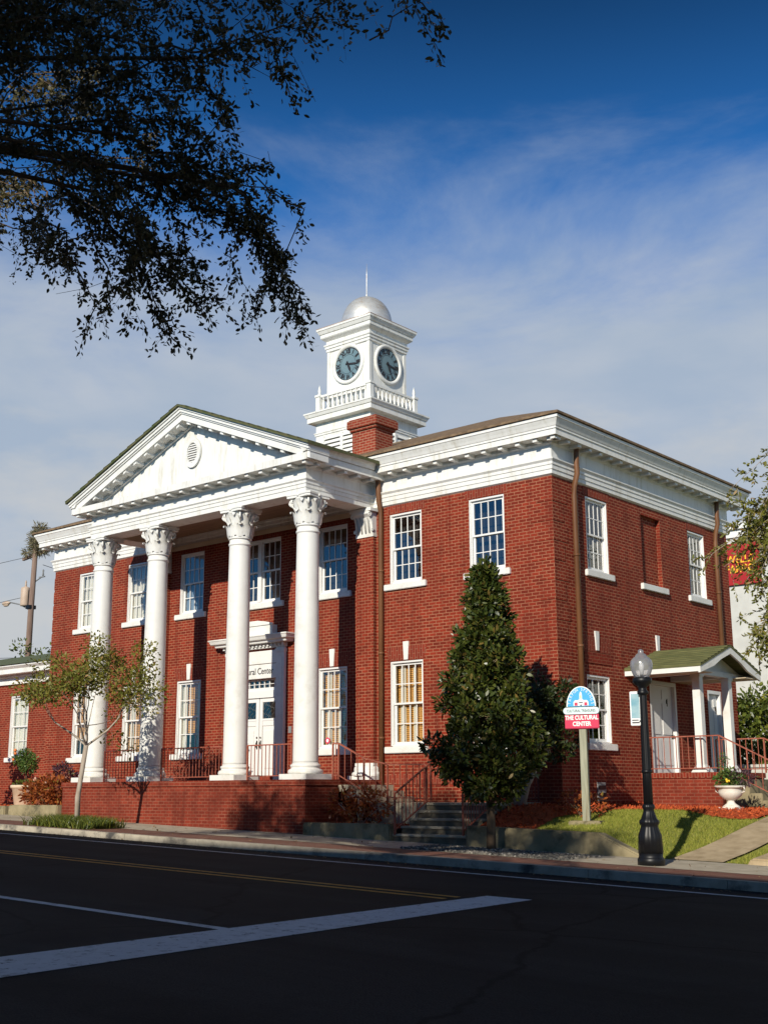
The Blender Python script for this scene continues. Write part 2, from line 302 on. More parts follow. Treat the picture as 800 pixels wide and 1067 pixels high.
# ------------------------------------------------------------------ leaves
def leaf_mesh(name, P, size, mt, D=None, asp=.42, flat=0., jit=.35, droop=0, extra=None):
    """every leaf a bent 6-point blade around P (n,3)"""
    n=len(P); P=np.asarray(P,float)
    d=rng.normal(size=(n,3)) if D is None else np.asarray(D)+rng.normal(size=(n,3))*.55
    d[:,2]-=droop; d/=np.linalg.norm(d,axis=1)[:,None]+1e-9
    a=rng.normal(size=(n,3)); a[:,2]+=flat*2
    s=np.cross(d,a); s/=np.linalg.norm(s,axis=1)[:,None]+1e-9; nn=np.cross(s,d)
    L=(size*(1+jit*(rng.random(n)*2-1)))[:,None]; W=L*asp*.5
    bend=nn*L*(.12*(rng.random((n,1))*2-.6))
    v=np.stack([P, P+d*L*.35-s*W*.9+bend*.3, P+d*L*.35+s*W*.9+bend*.3, P+d*L*.72-s*W*.75+bend*.2, P+d*L*.72+s*W*.75+bend*.2, P+d*L-bend*.6],1).reshape(-1,3)
    base=np.arange(n)[:,None]*6
    tri=np.concatenate([base+[0,1,2],base+[3,5,4]],1).reshape(-1)
    quad=(base+[1,3,4,2]).reshape(-1)
    me=bpy.data.meshes.new(name); me.vertices.add(n*6); me.vertices.foreach_set('co',v.ravel())
    loops=np.concatenate([np.concatenate([base+[0,2,1]],1).reshape(-1),np.concatenate([base+[3,4,5]],1).reshape(-1),(base+[1,2,4,3]).reshape(-1)])
    starts=np.concatenate([np.arange(n)*3,n*3+np.arange(n)*3,n*6+np.arange(n)*4]); tot=np.concatenate([np.full(2*n,3),np.full(n,4)])
    me.loops.add(len(loops)); me.loops.foreach_set('vertex_index',loops.astype(np.int32))
    me.polygons.add(3*n); me.polygons.foreach_set('loop_start',starts.astype(np.int32)); me.polygons.foreach_set('loop_total',tot.astype(np.int32))
    me.polygons.foreach_set('use_smooth',np.ones(3*n,bool))
    me.update(calc_edges=True); me.materials.append(mt); return me
def clumps(centres, radii, per, shell=.5):
    out=[]; dr=[]
    for c,r,k in zip(centres,radii,per):
        d=rng.normal(size=(k,3)); d/=np.linalg.norm(d,axis=1)[:,None]
        q=(shell+(1-shell)*rng.random(k))**.6
        out.append(np.asarray(c)+d*(q[:,None])*np.asarray(r)); dr.append(d)
    return np.concatenate(out),np.concatenate(dr)

# ================================================================== SETTING
def strip(name, y0,y1, dz, mt, xs=GX, x0=None, x1=None, kind='structure'):
    X=[x for x in xs if (x0 is None or x>x0) and (x1 is None or x<x1)]
    if x0 is not None: X=[x0]+X
    if x1 is not None: X=X+[x1]
    mb=MB(); vs=[]; fs=[]
    for x in X: vs += [(x,y0,G(x)+dz),(x,y1,G(x)+dz)]
    for i in range(len(X)-1): fs.append((2*i,2*i+2,2*i+3,2*i+1))
    mb.add(vs,fs); o=mb.build(name,mt)
    if kind: o['kind']=kind
    return o
strip('ground',-600,600,-.22,M['soil'])
strip('road',-20.6,-6.3,-.13,M['asphalt'])
# kerbs, pavements
def kerb(name,y0,y1,x0,x1):
    mb=MB(); x=x0
    while x<x1:
        x2=min(x+2.4,x1); e=.006
        h=random.uniform(-.008,.008)
        mb.add([(x+e,y0,G(x)-.2),(x2-e,y0,G(x2)-.2),(x2-e,y1,G(x2)-.2),(x+e,y1,G(x)-.2),
                (x+e,y0+.015,G(x)+.004+h),(x2-e,y0+.015,G(x2)+.004+h),(x2-e,y1,G(x2)+.004+h),(x+e,y1,G(x)+.004+h)],
               [(4,5,6,7),(0,1,5,4),(1,2,6,5),(2,3,7,6),(3,0,4,7)]); x=x2
    return structure(mb.build(name,M['kerb']))
kerb('kerb',-6.3,-6.12,-60,60); 
mbk=kerb('kerb',-20.78,-20.6,-60,60)
strip('paver_strip',-6.12,-4.9,-.004,M['paver'],x0=-60,x1=60)
# concrete pavement in slabs
mb=MB(); x=-60.
while x<60:
    x2=x+1.55; e=.006
    mb.add([(x+e,-4.9,G(x)),(x2-e,-4.9,G(x2)),(x2-e,-2.86,G(x2)),(x+e,-2.86,G(x))],[(0,1,2,3)]); x=x2
structure(mb.build('sidewalk',M['concrete']))
strip('sidewalk_base',-4.9,-2.5,-.02,M['soil'],x0=-60,x1=60)
strip('far_sidewalk',-28.2,-20.78,.0,M['concrete'],x0=-60,x1=70)
# painted lines
def marking(name, pts, mt, dz=-.124):
    mb=MB(); n=len(pts)
    mb.add([(x,y,G(x)+dz) for x,y in pts],[tuple(range(n))]); return structure(mb.build(name,mt))
def xline(name,y0,y1,x0,x1,mt):
    X=[x0]+[x for x in GX if x0<x<x1]+[x1]; mb=MB(); vs=[];fs=[]
    for x in X: vs += [(x,y0,G(x)-.125),(x,y1,G(x)-.125)]
    for i in range(len(X)-1): fs.append((2*i,2*i+2,2*i+3,2*i+1))
    mb.add(vs,fs); return structure(mb.build(name,mt))
xline('edge_line',-7.26,-7.15,-45,48,M['roadwhite'])
xline('centre_line',-10.50,-10.38,-45,14.9,M['roadyellow']); xline('centre_line',-10.80,-10.68,-45,14.9,M['roadyellow'])
marking('stop_line',[(16.45,-20.4),(15.75,-9.95),(15.05,-10.0),(15.5,-20.4)],M['roadwhite'])
marking('lane_line',[(-40,-15.2),(-10,-15.2),(15.3,-15.08),(15.3,-14.93),(-10,-15.0),(-40,-15.0)],M['roadwhite'],-.1235)

# yard terrain to the right of the steps, with walk
def yard_z(x,y):
    g=G(x)
    if y<=-2.86: return g
    if x<12.6:   # behind the retaining wall
        t=min(max((y+2.7)/3.2,0),1); k2=min(max((11.0-x)/.9,0),1); t2=min(max((y+2.75)/1.3,0),1)
        return -.88+.36*t+k2*(.45*t2-.36*t)
    k=min(max((x-12.6)/1.0,0),1)
    t=min(max((y+2.86)/4.6,0),1); t=t*t*(3-2*t)*.5+t*.5
    t2=min(max((y+2.7)/3.2,0),1)
    return (1-k)*(-.88+.36*t2)+k*(g+.01+(-.56-g-.01)*t)
def field(name, x0,x1,y0,y1, mt, nx, ny, dz=0, inside=None):
    mb=MB(); vs=[];fs=[]
    for j in range(ny+1):
        for i in range(nx+1):
            x=x0+(x1-x0)*i/nx; y=y0+(y1-y0)*j/ny; vs.append((x,y,yard_z(x,y)+dz))
    for j in range(ny):
        for i in range(nx):
            cx=x0+(x1-x0)*(i+.5)/nx; cy=y0+(y1-y0)*(j+.5)/ny
            if inside is None or inside(cx,cy): 
                a=j*(nx+1)+i; fs.append((a,a+1,a+nx+2,a+nx+1))
    mb.add(vs,fs); return mb.build(name,mt)
structure(field('yard',9.55,40,-2.86,30,M['lawnbase'],120,130,-.02))
def lawn_area(x,y):
    if not(-2.75<y<1.75): return False
    if x>14.05+.06*(y+2.8): return False
    if x<12.6 and y<-2.72: return False
    lim = 10.9+ .55*math.sin(y*1.3)*.3
    return x>lim and y<.9-.25*math.sin((x-11)*1.1)-max(0,(x-13))*.2
def mulch_area(x,y):
    return (9.55<x<14.2 and -2.7<y<3.6 and not lawn_area(x,y) and x<14.0+.06*(y+2.8) and not (x<10.0 and y>0))
structure(field('mulch_bed',9.55,14.2,-2.7,3.62,M['mulch'],90,120,.015,mulch_area))
mb=MB(); vs=[];fs=[]
for j in range(25):
    y=-2.86+ j*.42; 
    for q in (0,1): 
        x=(14.1+.07*(y+2.86)) + q*(1.02); vs.append((x,y,yard_z(x,y)+.02+ (0 if j else -.01)))
for j in range(24): fs.append((2*j,2*j+1,2*j+3,2*j+2))
mb.add(vs,fs); structure(mb.build('path',M['tan']))
# driveway apron with a rounded raised edge
mb=MB()
apr=[(15.55,-2.88),(15.75,-2.0),(16.1,-.6),(16.9,.6),(22,.8),(22,-2.88)]
top=[(x+.06,y+(.05 if y>-2.5 else 0)) for x,y in apr]
vs=[(x,y,yard_z(x,y)-.05) for x,y in apr]+[(x+.1,min(y,y),yard_z(x,y)+.10+.1*min(1,max(0,(y+2.88)/2))) for x,y in apr]
n=len(apr); fs=[tuple(range(n,2*n))]+[(i,(i+1)%n,n+(i+1)%n,n+i) for i in range(n)]
mb.add(vs,fs); structure(mb.build('driveway_apron',M['tan'],bevel=.03))
# grass blades
def scatter(area,x0,x1,y0,y1,n):
    P=[]
    while len(P)<n:
        x=random.uniform(x0,x1); y=random.uniform(y0,y1)
        if area(x,y): P.append((x,y,yard_z(x,y)))
    return np.array(P)
def blades(name,P,h,w,mt,lean=.5):
    n=len(P); a=rng.random(n)*2*PI; hh=h*(.5+rng.random(n)*.8); ln=rng.normal(size=(n,2))*lean*hh[:,None]
    s=np.stack([np.cos(a),np.sin(a),np.zeros(n)],1)*w
    tip=P+np.column_stack([ln,hh]); mid=P+np.column_stack([ln*.35,hh*.55])
    v=np.stack([P-s,P+s,mid+s*.7,mid-s*.7,tip],1).reshape(-1,3); b=np.arange(n)[:,None]*5
    f=[]; 
    me=bpy.data.meshes.new(name); me.vertices.add(n*5); me.vertices.foreach_set('co',v.ravel())
    loops=np.concatenate([(b+[0,1,2,3]).reshape(-1),(b+[3,2,4]).reshape(-1)]); 
    me.loops.add(len(loops)); me.loops.foreach_set('vertex_index',loops.astype(np.int32))
    me.polygons.add(2*n); me.polygons.foreach_set('loop_start',np.concatenate([np.arange(n)*4,n*4+np.arange(n)*3]).astype(np.int32)); me.polygons.foreach_set('loop_total',np.concatenate([np.full(n,4),np.full(n,3)]).astype(np.int32))
    me.update(calc_edges=True); me.materials.append(mt); return me
P=scatter(lambda x,y: lawn_area(x,y) or (-2.8<y<2.5 and 15.1+.07*(y+2.86)+.08<x<15.6+.2*(y+2.8)) ,10.6,16.6,-2.8,2.5,26000); P[:,2]-=.02
tag(link(blades('lawn_grass',P,.055,.005,M['grass']),'lawn_grass'),'short sunlit green grass around the street lamp and sign','grass',kind='stuff')
# mulch chips
def chips(name,P,size,mt):
    return leaf_mesh(name,P,size,mt,asp=.5,flat=.0)
M['chip']=leafmat('mulch_chip',(.28,.04,.010),(.50,.10,.025),(.36,.07,.02),.9,0)
P=scatter(mulch_area,9.55,14.2,-2.7,3.6,6000); P[:,2]+=.02
P2=np.column_stack([rng.uniform(4.9,7.4,1400),rng.uniform(-2.7,-1.8,1400),np.full(1400,-.86)])
P3=np.column_stack([rng.uniform(-16,-4.9,2500),rng.uniform(-2.7,-.2,2500),np.full(2500,-.50)+.0])
tag(link(chips('mulch_chips',np.concatenate([P,P2,P3]),.07,M['chip']),'mulch_chips'),'loose red bark mulch spread over the planting beds','mulch',kind='stuff')
mb=MB(); mb.quad((4.86,-2.75,-.88),(7.42,-2.75,-.88),(7.42,-1.8,-.88),(4.86,-1.8,-.88)); structure(mb.build('mulch_bed',M['mulch']))
mb=MB(); mb.quad((-30,-2.72,-.52),(-4.95,-2.72,-.52),(-4.95,1.2,-.46),(-30,1.2,-.46)); structure(mb.build('mulch_bed',M['mulch']))
# gravel pit round the magnolia
P=np.column_stack([rng.uniform(9.2,13.0,1500),rng.uniform(-4.85,-3.5,1500),np.zeros(1500)]); P[:,2]=[G(x)+.01 for x in P[:,0]]
mb=MB()
for p in P: mb.ellips(p,(random.uniform(.02,.045),random.uniform(.02,.045),random.uniform(.015,.035)),5,3,jit=.5)
tag(mb.build('gravel',M['gravel']),'loose grey gravel in the pavement pit under the magnolia','gravel',kind='stuff')

P=np.column_stack([rng.uniform(-12,19,700),rng.choice([-1,1],700)*0+rng.uniform(-6.6,-3.0,700),np.zeros(700)]); P[:,1]=np.where(rng.random(700)<.45,-6.42-np.abs(rng.normal(size=700))*.16,P[:,1]); P[:,2]=[G(x)+(-.118 if y<-6.3 else .014) for x,y in P[:,:2]]
D=rng.normal(size=(700,3)); D[:,2]=0; tag(link(leaf_mesh('leaf_litter',P,.07,leafmat('dry_leaf',(.16,.09,.04),(.30,.19,.08),(.36,.27,.14),.8,.1),D*3,.5,flat=3),'leaf_litter'),'dry brown leaves scattered along the kerb and pavement','leaf litter',kind='stuff')
# ================================================================== TOWN HALL
hall=thing('town_hall','two storey red brick town hall with white columns, pediment and clock tower','building')
W_=10.; D_=9.48; ZB=-1.45; ZF=7.31
HW=.536; ZT2,ZS2,ZT1,ZS1=7.046,5.18,3.166,1.01
XC=[-8.07,-5.48,-2.91,2.91,5.48,8.07]
def wall(mb, u0,u1,z0,z1, openings, place, th=.32, m=0, bottom=True):
    """rectangular wall with openings; place(u,d,z) -> xyz, d = depth inwards"""
    us=sorted({u0,u1,*[o[0] for o in openings],*[o[1] for o in openings]}); zs=sorted({z0,z1,*[o[2] for o in openings],*[o[3] for o in openings]})
    for i in range(len(us)-1):
        for j in range(len(zs)-1):
            cu=(us[i]+us[i+1])/2; cz=(zs[j]+zs[j+1])/2
            if any(o[0]<cu<o[1] and o[2]<cz<o[3] for o in openings): continue
            for d in (0,th):
                q=[place(us[i],d,zs[j]),place(us[i+1],d,zs[j]),place(us[i+1],d,zs[j+1]),place(us[i],d,zs[j+1])]
                mb.quad(*(q if d==0 else q[::-1]),m=m)
    for a,b,c,e in openings:
        mb.quad(place(a,0,c),place(a,0,e),place(a,th,e),place(a,th,c),m); mb.quad(place(b,0,e),place(b,0,c),place(b,th,c),place(b,th,e),m)
        mb.quad(place(a,0,e),place(b,0,e),place(b,th,e),place(a,th,e),m); mb.quad(place(b,0,c),place(a,0,c),place(a,th,c),place(b,th,c),m)
fo=[(x-HW,x+HW,ZS2,ZT2) for x in XC]+[(x-HW,x+HW,ZS1,ZT1) for x in XC]+[(-.896,.896,ZS2,ZT2),(-.95,.95,.2,3.02)]
so=[(4.28,5.34,ZS2,ZT2),(1.5,2.56,ZS2,ZT2),(6.96,7.98,ZS2,ZT2),(1.25,2.32,1.0,2.62),(4.3,5.75,.34,2.68),(7.6,8.45,.34,2.62)]
wm=MB()
wall(wm,-W_,W_,ZB,ZF+.35,fo,lambda u,d,z:(u,d,z))
wall(wm,.0,D_,ZB,ZF+.35,so,lambda u,d,z:(W_-d,u,z))
wall(wm,-W_,W_,ZB,ZF+.35,[],lambda u,d,z:(-u,D_-d,z))
wall(wm,.0,D_,ZB,ZF+.35,[],lambda u,d,z:(-W_+d,D_-u,z))
wm.box(-9.9,9.9,.1,D_-.1,4.2,4.4); wm.box(-9.9,9.9,.1,D_-.1,7.62,7.64)
wallo=wm.build('wall',M['brick'],hall)
# quoins: five courses raised, one recessed course between
for sx in (-1,1):
    qm=MB(); z=ZB+.05; k=0; H=.079*5
    while z+H<ZF-.02:
        w=.62 if k%2==0 else .46
        x0,x1=(W_-w,W_+.013) if sx>0 else (-W_-.013,-W_+w)
        qm.box(x0,x1,-.013,.10,z,z+H)
        if sx>0: qm.box(W_-.10,W_+.0125,.102,1.08-w,z,z+H)
        z+=H+.079; k+=1
    qm.build('quoins',M['brick'],hall)
# soldier courses and jack arches
sm=MB()
for x in XC+[0]:
    hw=(HW if x else .896)+.10
    sm.box(x-hw,x+hw,-.006,.02,ZT2+.012,ZF-.008)
sm.box(-W_+.02,W_-.65,-.018,.02,.08,.34)
sm.box(W_-.02,W_+.008,1.4,2.66,ZT2+.012,ZF-.008); sm.box(W_-.02,W_+.008,6.86,8.08,ZT2+.012,ZF-.008)
for x in XC:
    sm.prism([(x-HW-.02,ZT1+.01),(x+HW+.02,ZT1+.01),(x+HW+.15,ZT1+.38),(x-HW-.15,ZT1+.38)],1,-.007,.02)
sm.prism([(1.2,3.18),(2.38,3.18),(2.5,3.55),(1.08,3.55)],0,W_-.02,W_+.008)
sm.build('brick_arches',M['soldier'],hall)
# brick fill above the side window and blind recess on the side wall
rm=MB(); rm.box(W_-.1,W_+.02,1.16,2.42,2.90,3.16); rm.build('brick_ledge',M['brick_dark'],hall)
# recess frame: raised edge strips round a shallow panel
rp=MB(); rp.box(W_-.30,W_-.12,4.281,5.339,ZS2,ZT2)
rp.build('blind_window',M['brick'],hall)
rs=MB(); rs.box(W_+.001,W_+.09,4.12,5.52,ZS2-.16,ZS2-.001); rs.build('sill',M['white'],hall,bevel=.01)

# keystones
km=MB(); km.prism([(-.065,0),(.065,0),(.095,.47),(-.095,.47)],1,-.035,.02); kmesh=km.mesh('keystone',M['white'],.006)
# windows --------------------------------------------------------
def window_meshes(w,h,cols,double=False):
    f=MB(); hw=w/2; t=.06
    f.box(-hw,-hw+t,.045,.20,0,h); f.box(hw-t,hw,.045,.20,0,h); f.box(-hw+t,hw-t,.045,.20,h-t,h); f.box(-hw+t,hw-t,.045,.20,0,.05)
    f.box(-hw+.001,-hw+.035,.012,.044,.02,h-.001); f.box(hw-.035,hw-.001,.012,.044,.02,h-.001); f.box(-hw+.036,hw-.036,.012,.044,h-.05,h-.001)
    if double: f.box(-.075,.075,.03,.2,.05,h-t)
    units=[(-hw+t,hw-t)] if not double else [(-hw+t,-.075),(.075,hw-t)]
    sash=[];pane=MB()
    hm=h/2
    for (a,b) in units:
        for (z0,z1,y) in ((hm-.02,h-t,.075),(.05,hm+.03,.12)):
            s=MB(); st=.045
            s.box(a,a+st,y,y+.04,z0,z1); s.box(b-st,b,y,y+.04,z0,z1); s.box(a+st,b-st,y,y+.04,z1-.045,z1); s.box(a+st,b-st,y,y+.04,z0,z0+(.045 if z0>.1 else .07))
            for c in range(1,cols):
                x=a+st+(b-a-2*st)*c/cols; s.box(x-.011,x+.011,y+.006,y+.034,z0+.045,z1-.045)
            zm=(z0+z1)/2; 
            s.box(a+st,b-st,y+.007,y+.033,zm-.011,zm+.011)
            sash.append(s.mesh('sash',M['frame']))
            pane.quad((a+st,y+.02,z0+.04),(b-st,y+.02,z0+.04),(b-st,y+.02,z1-.04),(a+st,y+.02,z1-.04))
    return f.mesh('window',M['frame'],.004),sash,pane.mesh('pane',M['glass'])
SILL=MB(); SILL.box(-.694,.694,-.075,.20,-.16,-.002); sillm=SILL.mesh('sill',M['white'],.012)
SILLD=MB(); SILLD.box(-1.05,1.05,-.075,.20,-.16,-.002); silldm=SILLD.mesh('sill',M['white'],.012)
def curtain_mesh(x0,x1,z0,z1,mt,n=26,y=.195,amp=.018,name='curtain'):
    mb=MB(); vs=[];fs=[]
    for i in range(n+1):
        x=x0+(x1-x0)*i/n; yy=y+amp*math.sin(i*1.9)+amp*.4*math.sin(i*.7+1)
        vs += [(x,yy,z0),(x,yy,z1)]
    for i in range(n): fs.append((2*i,2*i+2,2*i+3,2*i+1))
    mb.add(vs,fs,0,True); return mb.mesh(name,mt)
def blind_mesh(x0,x1,z0,z1,y=.235):
    mb=MB(); z=z0
    while z<z1:
        mb.add([(x0,y-.008,z),(x1,y-.008,z),(x1,y+.008,z+.043),(x0,y+.008,z+.043),(x0,y-.004,z),(x1,y-.004,z),(x1,y+.012,z+.043),(x0,y+.012,z+.043)],
          [(0,3,2,1),(4,5,6,7),(0,1,5,4),(2,3,7,6)]); z+=.052
    return mb.mesh('blind',M['blind'])
h2=ZT2-ZS2; h1=ZT1-ZS1
UP=window_meshes(2*HW,h2,4); LO=window_meshes(2*HW,h1,4); DBL=window_meshes(1.792,h2,3,True); SU=window_meshes(1.04,h2,4); SL=window_meshes(1.07,1.62,3)
cur_full=curtain_mesh(-.45,.45,.06,h2-.06,M['curtain']); cur_side=curtain_mesh(-.36,-.19,.06,h1-.06,M['curtain'],8); cur_side2=curtain_mesh(.06,.17,.06,h1-.06,M['curtain'],6)
cur_blue=curtain_mesh(-.45,.45,.06,h2-.06,M['bluecurtain']); cur_half=curtain_mesh(-.45,.45,.06,.75,M['curtain'])
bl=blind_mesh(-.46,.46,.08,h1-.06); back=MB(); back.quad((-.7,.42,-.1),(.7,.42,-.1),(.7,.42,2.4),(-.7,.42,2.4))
backm=back.mesh('unlit_room_sheet',M['dark'])  # dark sheet added behind the glass, its colour standing for the unlit room
def put_window(set_, x,z, par, extras=(), rz=0, loc=None, sm_=sillm, keyst=False):
    o=link(set_[0],'window',par,loc or (x,0,z),rz)
    for s in set_[1]: link(s,'sash',o)
    link(set_[2],'pane',o)
    if sm_: link(sm_,'sill',o)
    for e in extras: link(e,e.name.split('.')[0],o)
    if keyst: link(kmesh,'keystone',o,(0,0,h1+.02))
    return o
put_window(UP,XC[0],ZS2,hall,(cur_full,)); put_window(UP,XC[1],ZS2,hall,(cur_half,cur_blue)) if 0 else put_window(UP,XC[1],ZS2,hall,(cur_full,))
put_window(UP,XC[2],ZS2,hall,(cur_blue,)); put_window(UP,XC[3],ZS2,hall,(backm,)); put_window(UP,XC[4],ZS2,hall,(backm,)); put_window(UP,XC[5],ZS2,hall,(backm,))
bd=MB(); bd.quad((-1.0,.42,-.1),(1.0,.42,-.1),(1.0,.42,2.2),(-1.0,.42,2.2)); put_window(DBL,0,ZS2,hall,(bd.mesh('unlit_room_sheet',M['dark']),),sm_=silldm)
bl2=blind_mesh(-.46,.46,.62,h1-.06); cur_l=curtain_mesh(-.47,-.22,.06,h1-.06,M['curtain'],9); cur_r=curtain_mesh(.20,.47,.06,h1-.06,M['curtain'],10)
for x,ex in zip(XC,((bl2,cur_side2),(bl,cur_side),(bl2,cur_l,cur_r),(bl,cur_side,cur_side2),(bl,cur_side,cur_side2),(bl,cur_r))): put_window(LO,x,ZS1,hall,ex,keyst=True)
sw=MB(); sw.box(-.66,.66,-.075,.20,-.16,-.002); swm=sw.mesh('sill',M['white'],.012)
put_window(SU,0,0,hall,(backm,),PI/2,(W_,2.03,ZS2),swm); put_window(SU,0,0,hall,(backm,),PI/2,(W_,7.47,ZS2),swm)
put_window(SL,0,0,hall,(),PI/2,(W_,1.785,1.0),swm)
link(kmesh,'keystone',hall,(W_,1.76,3.22),PI/2); link(kmesh,'keystone',hall,(W_,4.85,3.40),PI/2)

# entablature round the main block ------------------------------
prof=[(.0,7.28),(.055,7.312),(.055,7.41),(.075,7.418),(.075,7.52),(.095,7.528),(.095,7.60),(.14,7.65),(.14,7.675),(.05,7.68),(.05,8.02),(.10,8.06),(.10,8.135),(.40,8.137),(.43,8.13),(.43,8.27),(.455,8.275),(.455,8.32),(.47,8.335),(.50,8.40),(.55,8.49),(.57,8.50),(.57,8.57),(.30,8.60)]
em=MB(); em.ring(-W_,W_,0,D_,prof)
def modillions(mb, a,b, n, place, w=.12, d=(.10,.37), z=(8.055,8.133)):
    for i in range(n):
        u=a+(b-a)*i/(n-1)
        pts=[place(u+sx*w/2,dd,zz) for zz in z for sx,dd in ((-1,d[0]),(1,d[0]),(1,d[1]),(-1,d[1]))]
        mb.add(pts,[(0,3,2,1),(4,5,6,7),(0,1,5,4),(1,2,6,5),(2,3,7,6),(3,0,4,7)])
modillions(em,4.75,10.3,12,lambda u,d,z:(u,-d,z)); modillions(em,-10.3,-4.75,12,lambda u,d,z:(u,-d,z))
modillions(em,-.25,D_+.25,21,lambda u,d,z:(W_+d,u,z))
em.build('cornice',M['weathered'],hall)
# main hip roof
e=.62; zr=8.585; rise=(D_/2+e)*.404; xr=W_+e-(D_/2+e)
rm=MB()
A=[(-W_-e,-e,zr),(W_+e,-e,zr),(W_+e,D_+e,zr),(-W_-e,D_+e,zr)]; B=[(p[0],p[1],zr+.055) for p in A]; R0=(-xr,D_/2,zr+.055+rise); R1=(xr,D_/2,zr+.055+rise)
rm.add(A+B+[R0,R1],[(0,1,5,4),(1,2,6,5),(2,3,7,6),(3,0,4,7),(4,5,9,8),(6,7,8,9),(5,6,9),(7,4,8),(3,2,1,0)])
rm.build('roof',M['roof_brown'],hall)

# portico --------------------------------------------------------
PX=4.43; PY=-2.66; CY=-2.32; ZP=.20
pm=MB()
pprof=[(.0,7.28),(.0,7.40),(.02,7.408),(.02,7.50),(.04,7.508),(.04,7.575),(.075,7.61),(.075,7.635),(.0,7.64),(.0,7.90),(.05,7.94),(.05,7.995),(.36,7.998),(.40,7.992),(.40,8.175),(.30,8.18)]
pm.ring(-PX,PX,PY,-.02,pprof)
# inner faces of the beams and the beam soffits (no floating lid: hollow porch)
pm.box(-PX+.02,PX-.02,PY+.02,PY+.62,7.285,7.30); pm.box(-PX+.02,-PX+.62,PY+.62,-.03,7.285,7.30); pm.box(PX-.62,PX-.02,PY+.62,-.03,7.285,7.30)
modillions(pm,-PX-.25,PX+.25,19,lambda u,d,z:(u,PY-d,z),z=(7.92,7.995),d=(.05,.34))
modillions(pm,PY+.1,-.5,5,lambda u,d,z:(PX+d,u,z),z=(7.92,7.995),d=(.05,.34)); modillions(pm,PY+.1,-.5,5,lambda u,d,z:(-PX-d,u,z),z=(7.92,7.995),d=(.05,.34))
# side cymas
for s in (-1,1):
    pm.prism([(s*(PX+.30),8.18),(s*(PX+.42),8.20),(s*(PX+.44),8.28),(s*(PX+.50),8.38),(s*(PX+.52),8.40),(s*(PX+.52),8.44),(s*(PX+.1),8.47)],1,PY-.437,-.50)
pm.build('portico_entablature',M['weathered'],hall)
cm=MB(); cm.box(-PX+.3,PX-.3,PY+.3,.03,7.58,7.62); cm.build('portico_ceiling',M['ceil'],hall)
bm_=MB(); bm_.box(-PX+.62,PX-.62,PY+.60,PY+.63,7.30,7.58); bm_.box(-PX+.60,-PX+.63,PY+.63,-.06,7.30,7.58); bm_.box(PX-.63,PX-.60,PY+.63,-.06,7.30,7.58)
bm_.box(-PX+.64,PX-.64,-.11,-.098,7.16,7.30)
bm_.build('portico_beam',M['soffit'],hall)
# pediment
zr_=lambda x:10.40-.402*abs(x)
tm=MB()
tm.prism([(-PX,8.18),(PX,8.18),(0,8.18+.402*PX)],1,PY+.04,PY+.3)   # tympanum
def rake(mb, lo, hi, y0, y1, xe):
    for s in (-1,1):
        mb.prism([(0,zr_(0)-hi),(s*xe,zr_(xe)-hi),(s*xe,zr_(xe)-lo),(0,zr_(0)-lo)],1,y0,y1)
pedi=MB()
rake(pedi,.055,.11,PY+.3,PY-.50,4.97); rake(pedi,.11,.19,PY+.3,PY-.46,4.955); rake(pedi,.19,.235,PY+.3,PY-.42,4.945); rake(pedi,.235,.42,PY+.3,PY-.38,4.925)
rake(pedi,.42,.52,PY+.3,PY-.03,4.2)
n=9
for s in (-1,1):
    for i in range(n):
        x=.22+i*.46
        for_z=zr_(x)-.42
        pts=[]
        for zz in (0,1):
            for dx,dy in ((-.06,-.03),(.06,-.03),(.06,-.34),(-.06,-.34)):
                xx=s*(x+dx); pts.append((xx,PY+dy,zr_(x+dx)-.42-.075+zz*.074))
        pedi.add(pts,[(0,3,2,1),(4,5,6,7),(0,1,5,4),(1,2,6,5),(2,3,7,6),(3,0,4,7)])
pd=tm.build('pediment',M['weathered'],hall); pedi.build('raking_cornice',M['white'],pd)
# tympanum moulding + oval vent
tmm=MB()
for s in (-1,1):
    a=(0,10.40-.62-.02); 
vt=MB()
def ell(rx,rz,y,n=32):
    rx*=.86; rz*=.86; return [(.05+rx*math.cos(2*PI*i/n),y,9.11+rz*math.sin(2*PI*i/n)) for i in range(n)]
r1=ell(.40,.50,PY+.02); r2=ell(.40,.50,PY-.03); r3=ell(.245,.335,PY-.03); r4=ell(.245,.335,PY+.035)
n=32
vt.add(r1+r2+r3+r4,[(k*n+i,k*n+(i+1)%n,(k+1)*n+(i+1)%n,(k+1)*n+i) for k in range(3) for i in range(n)])
vt.build('vent_frame',M['white'],pd)
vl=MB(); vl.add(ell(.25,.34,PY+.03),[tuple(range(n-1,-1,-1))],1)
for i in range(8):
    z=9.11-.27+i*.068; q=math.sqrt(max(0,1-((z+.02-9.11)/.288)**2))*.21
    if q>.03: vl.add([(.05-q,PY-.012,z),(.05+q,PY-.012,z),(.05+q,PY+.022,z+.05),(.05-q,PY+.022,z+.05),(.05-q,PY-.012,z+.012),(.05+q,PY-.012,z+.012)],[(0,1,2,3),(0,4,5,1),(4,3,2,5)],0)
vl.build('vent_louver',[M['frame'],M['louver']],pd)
# portico roof
pr=MB()
for s in (-1,1):
    pr.prism([(0,zr_(0)),(s*5.02,zr_(5.02)),(s*5.02,zr_(5.02)-.055),(0,zr_(0)-.055)],1,PY-.56,4.0)
    for i in range(14):   # shingle courses, each lapping the one below
        a,b=5.02*i/14,5.02*(i+1)/14
        pr.prism([(s*a,zr_(a)+.002),(s*b,zr_(b)+.034),(s*b,zr_(b)+.002)],1,PY-.57,3.9)
pr.build('portico_roof',M['roof_moss'],hall)

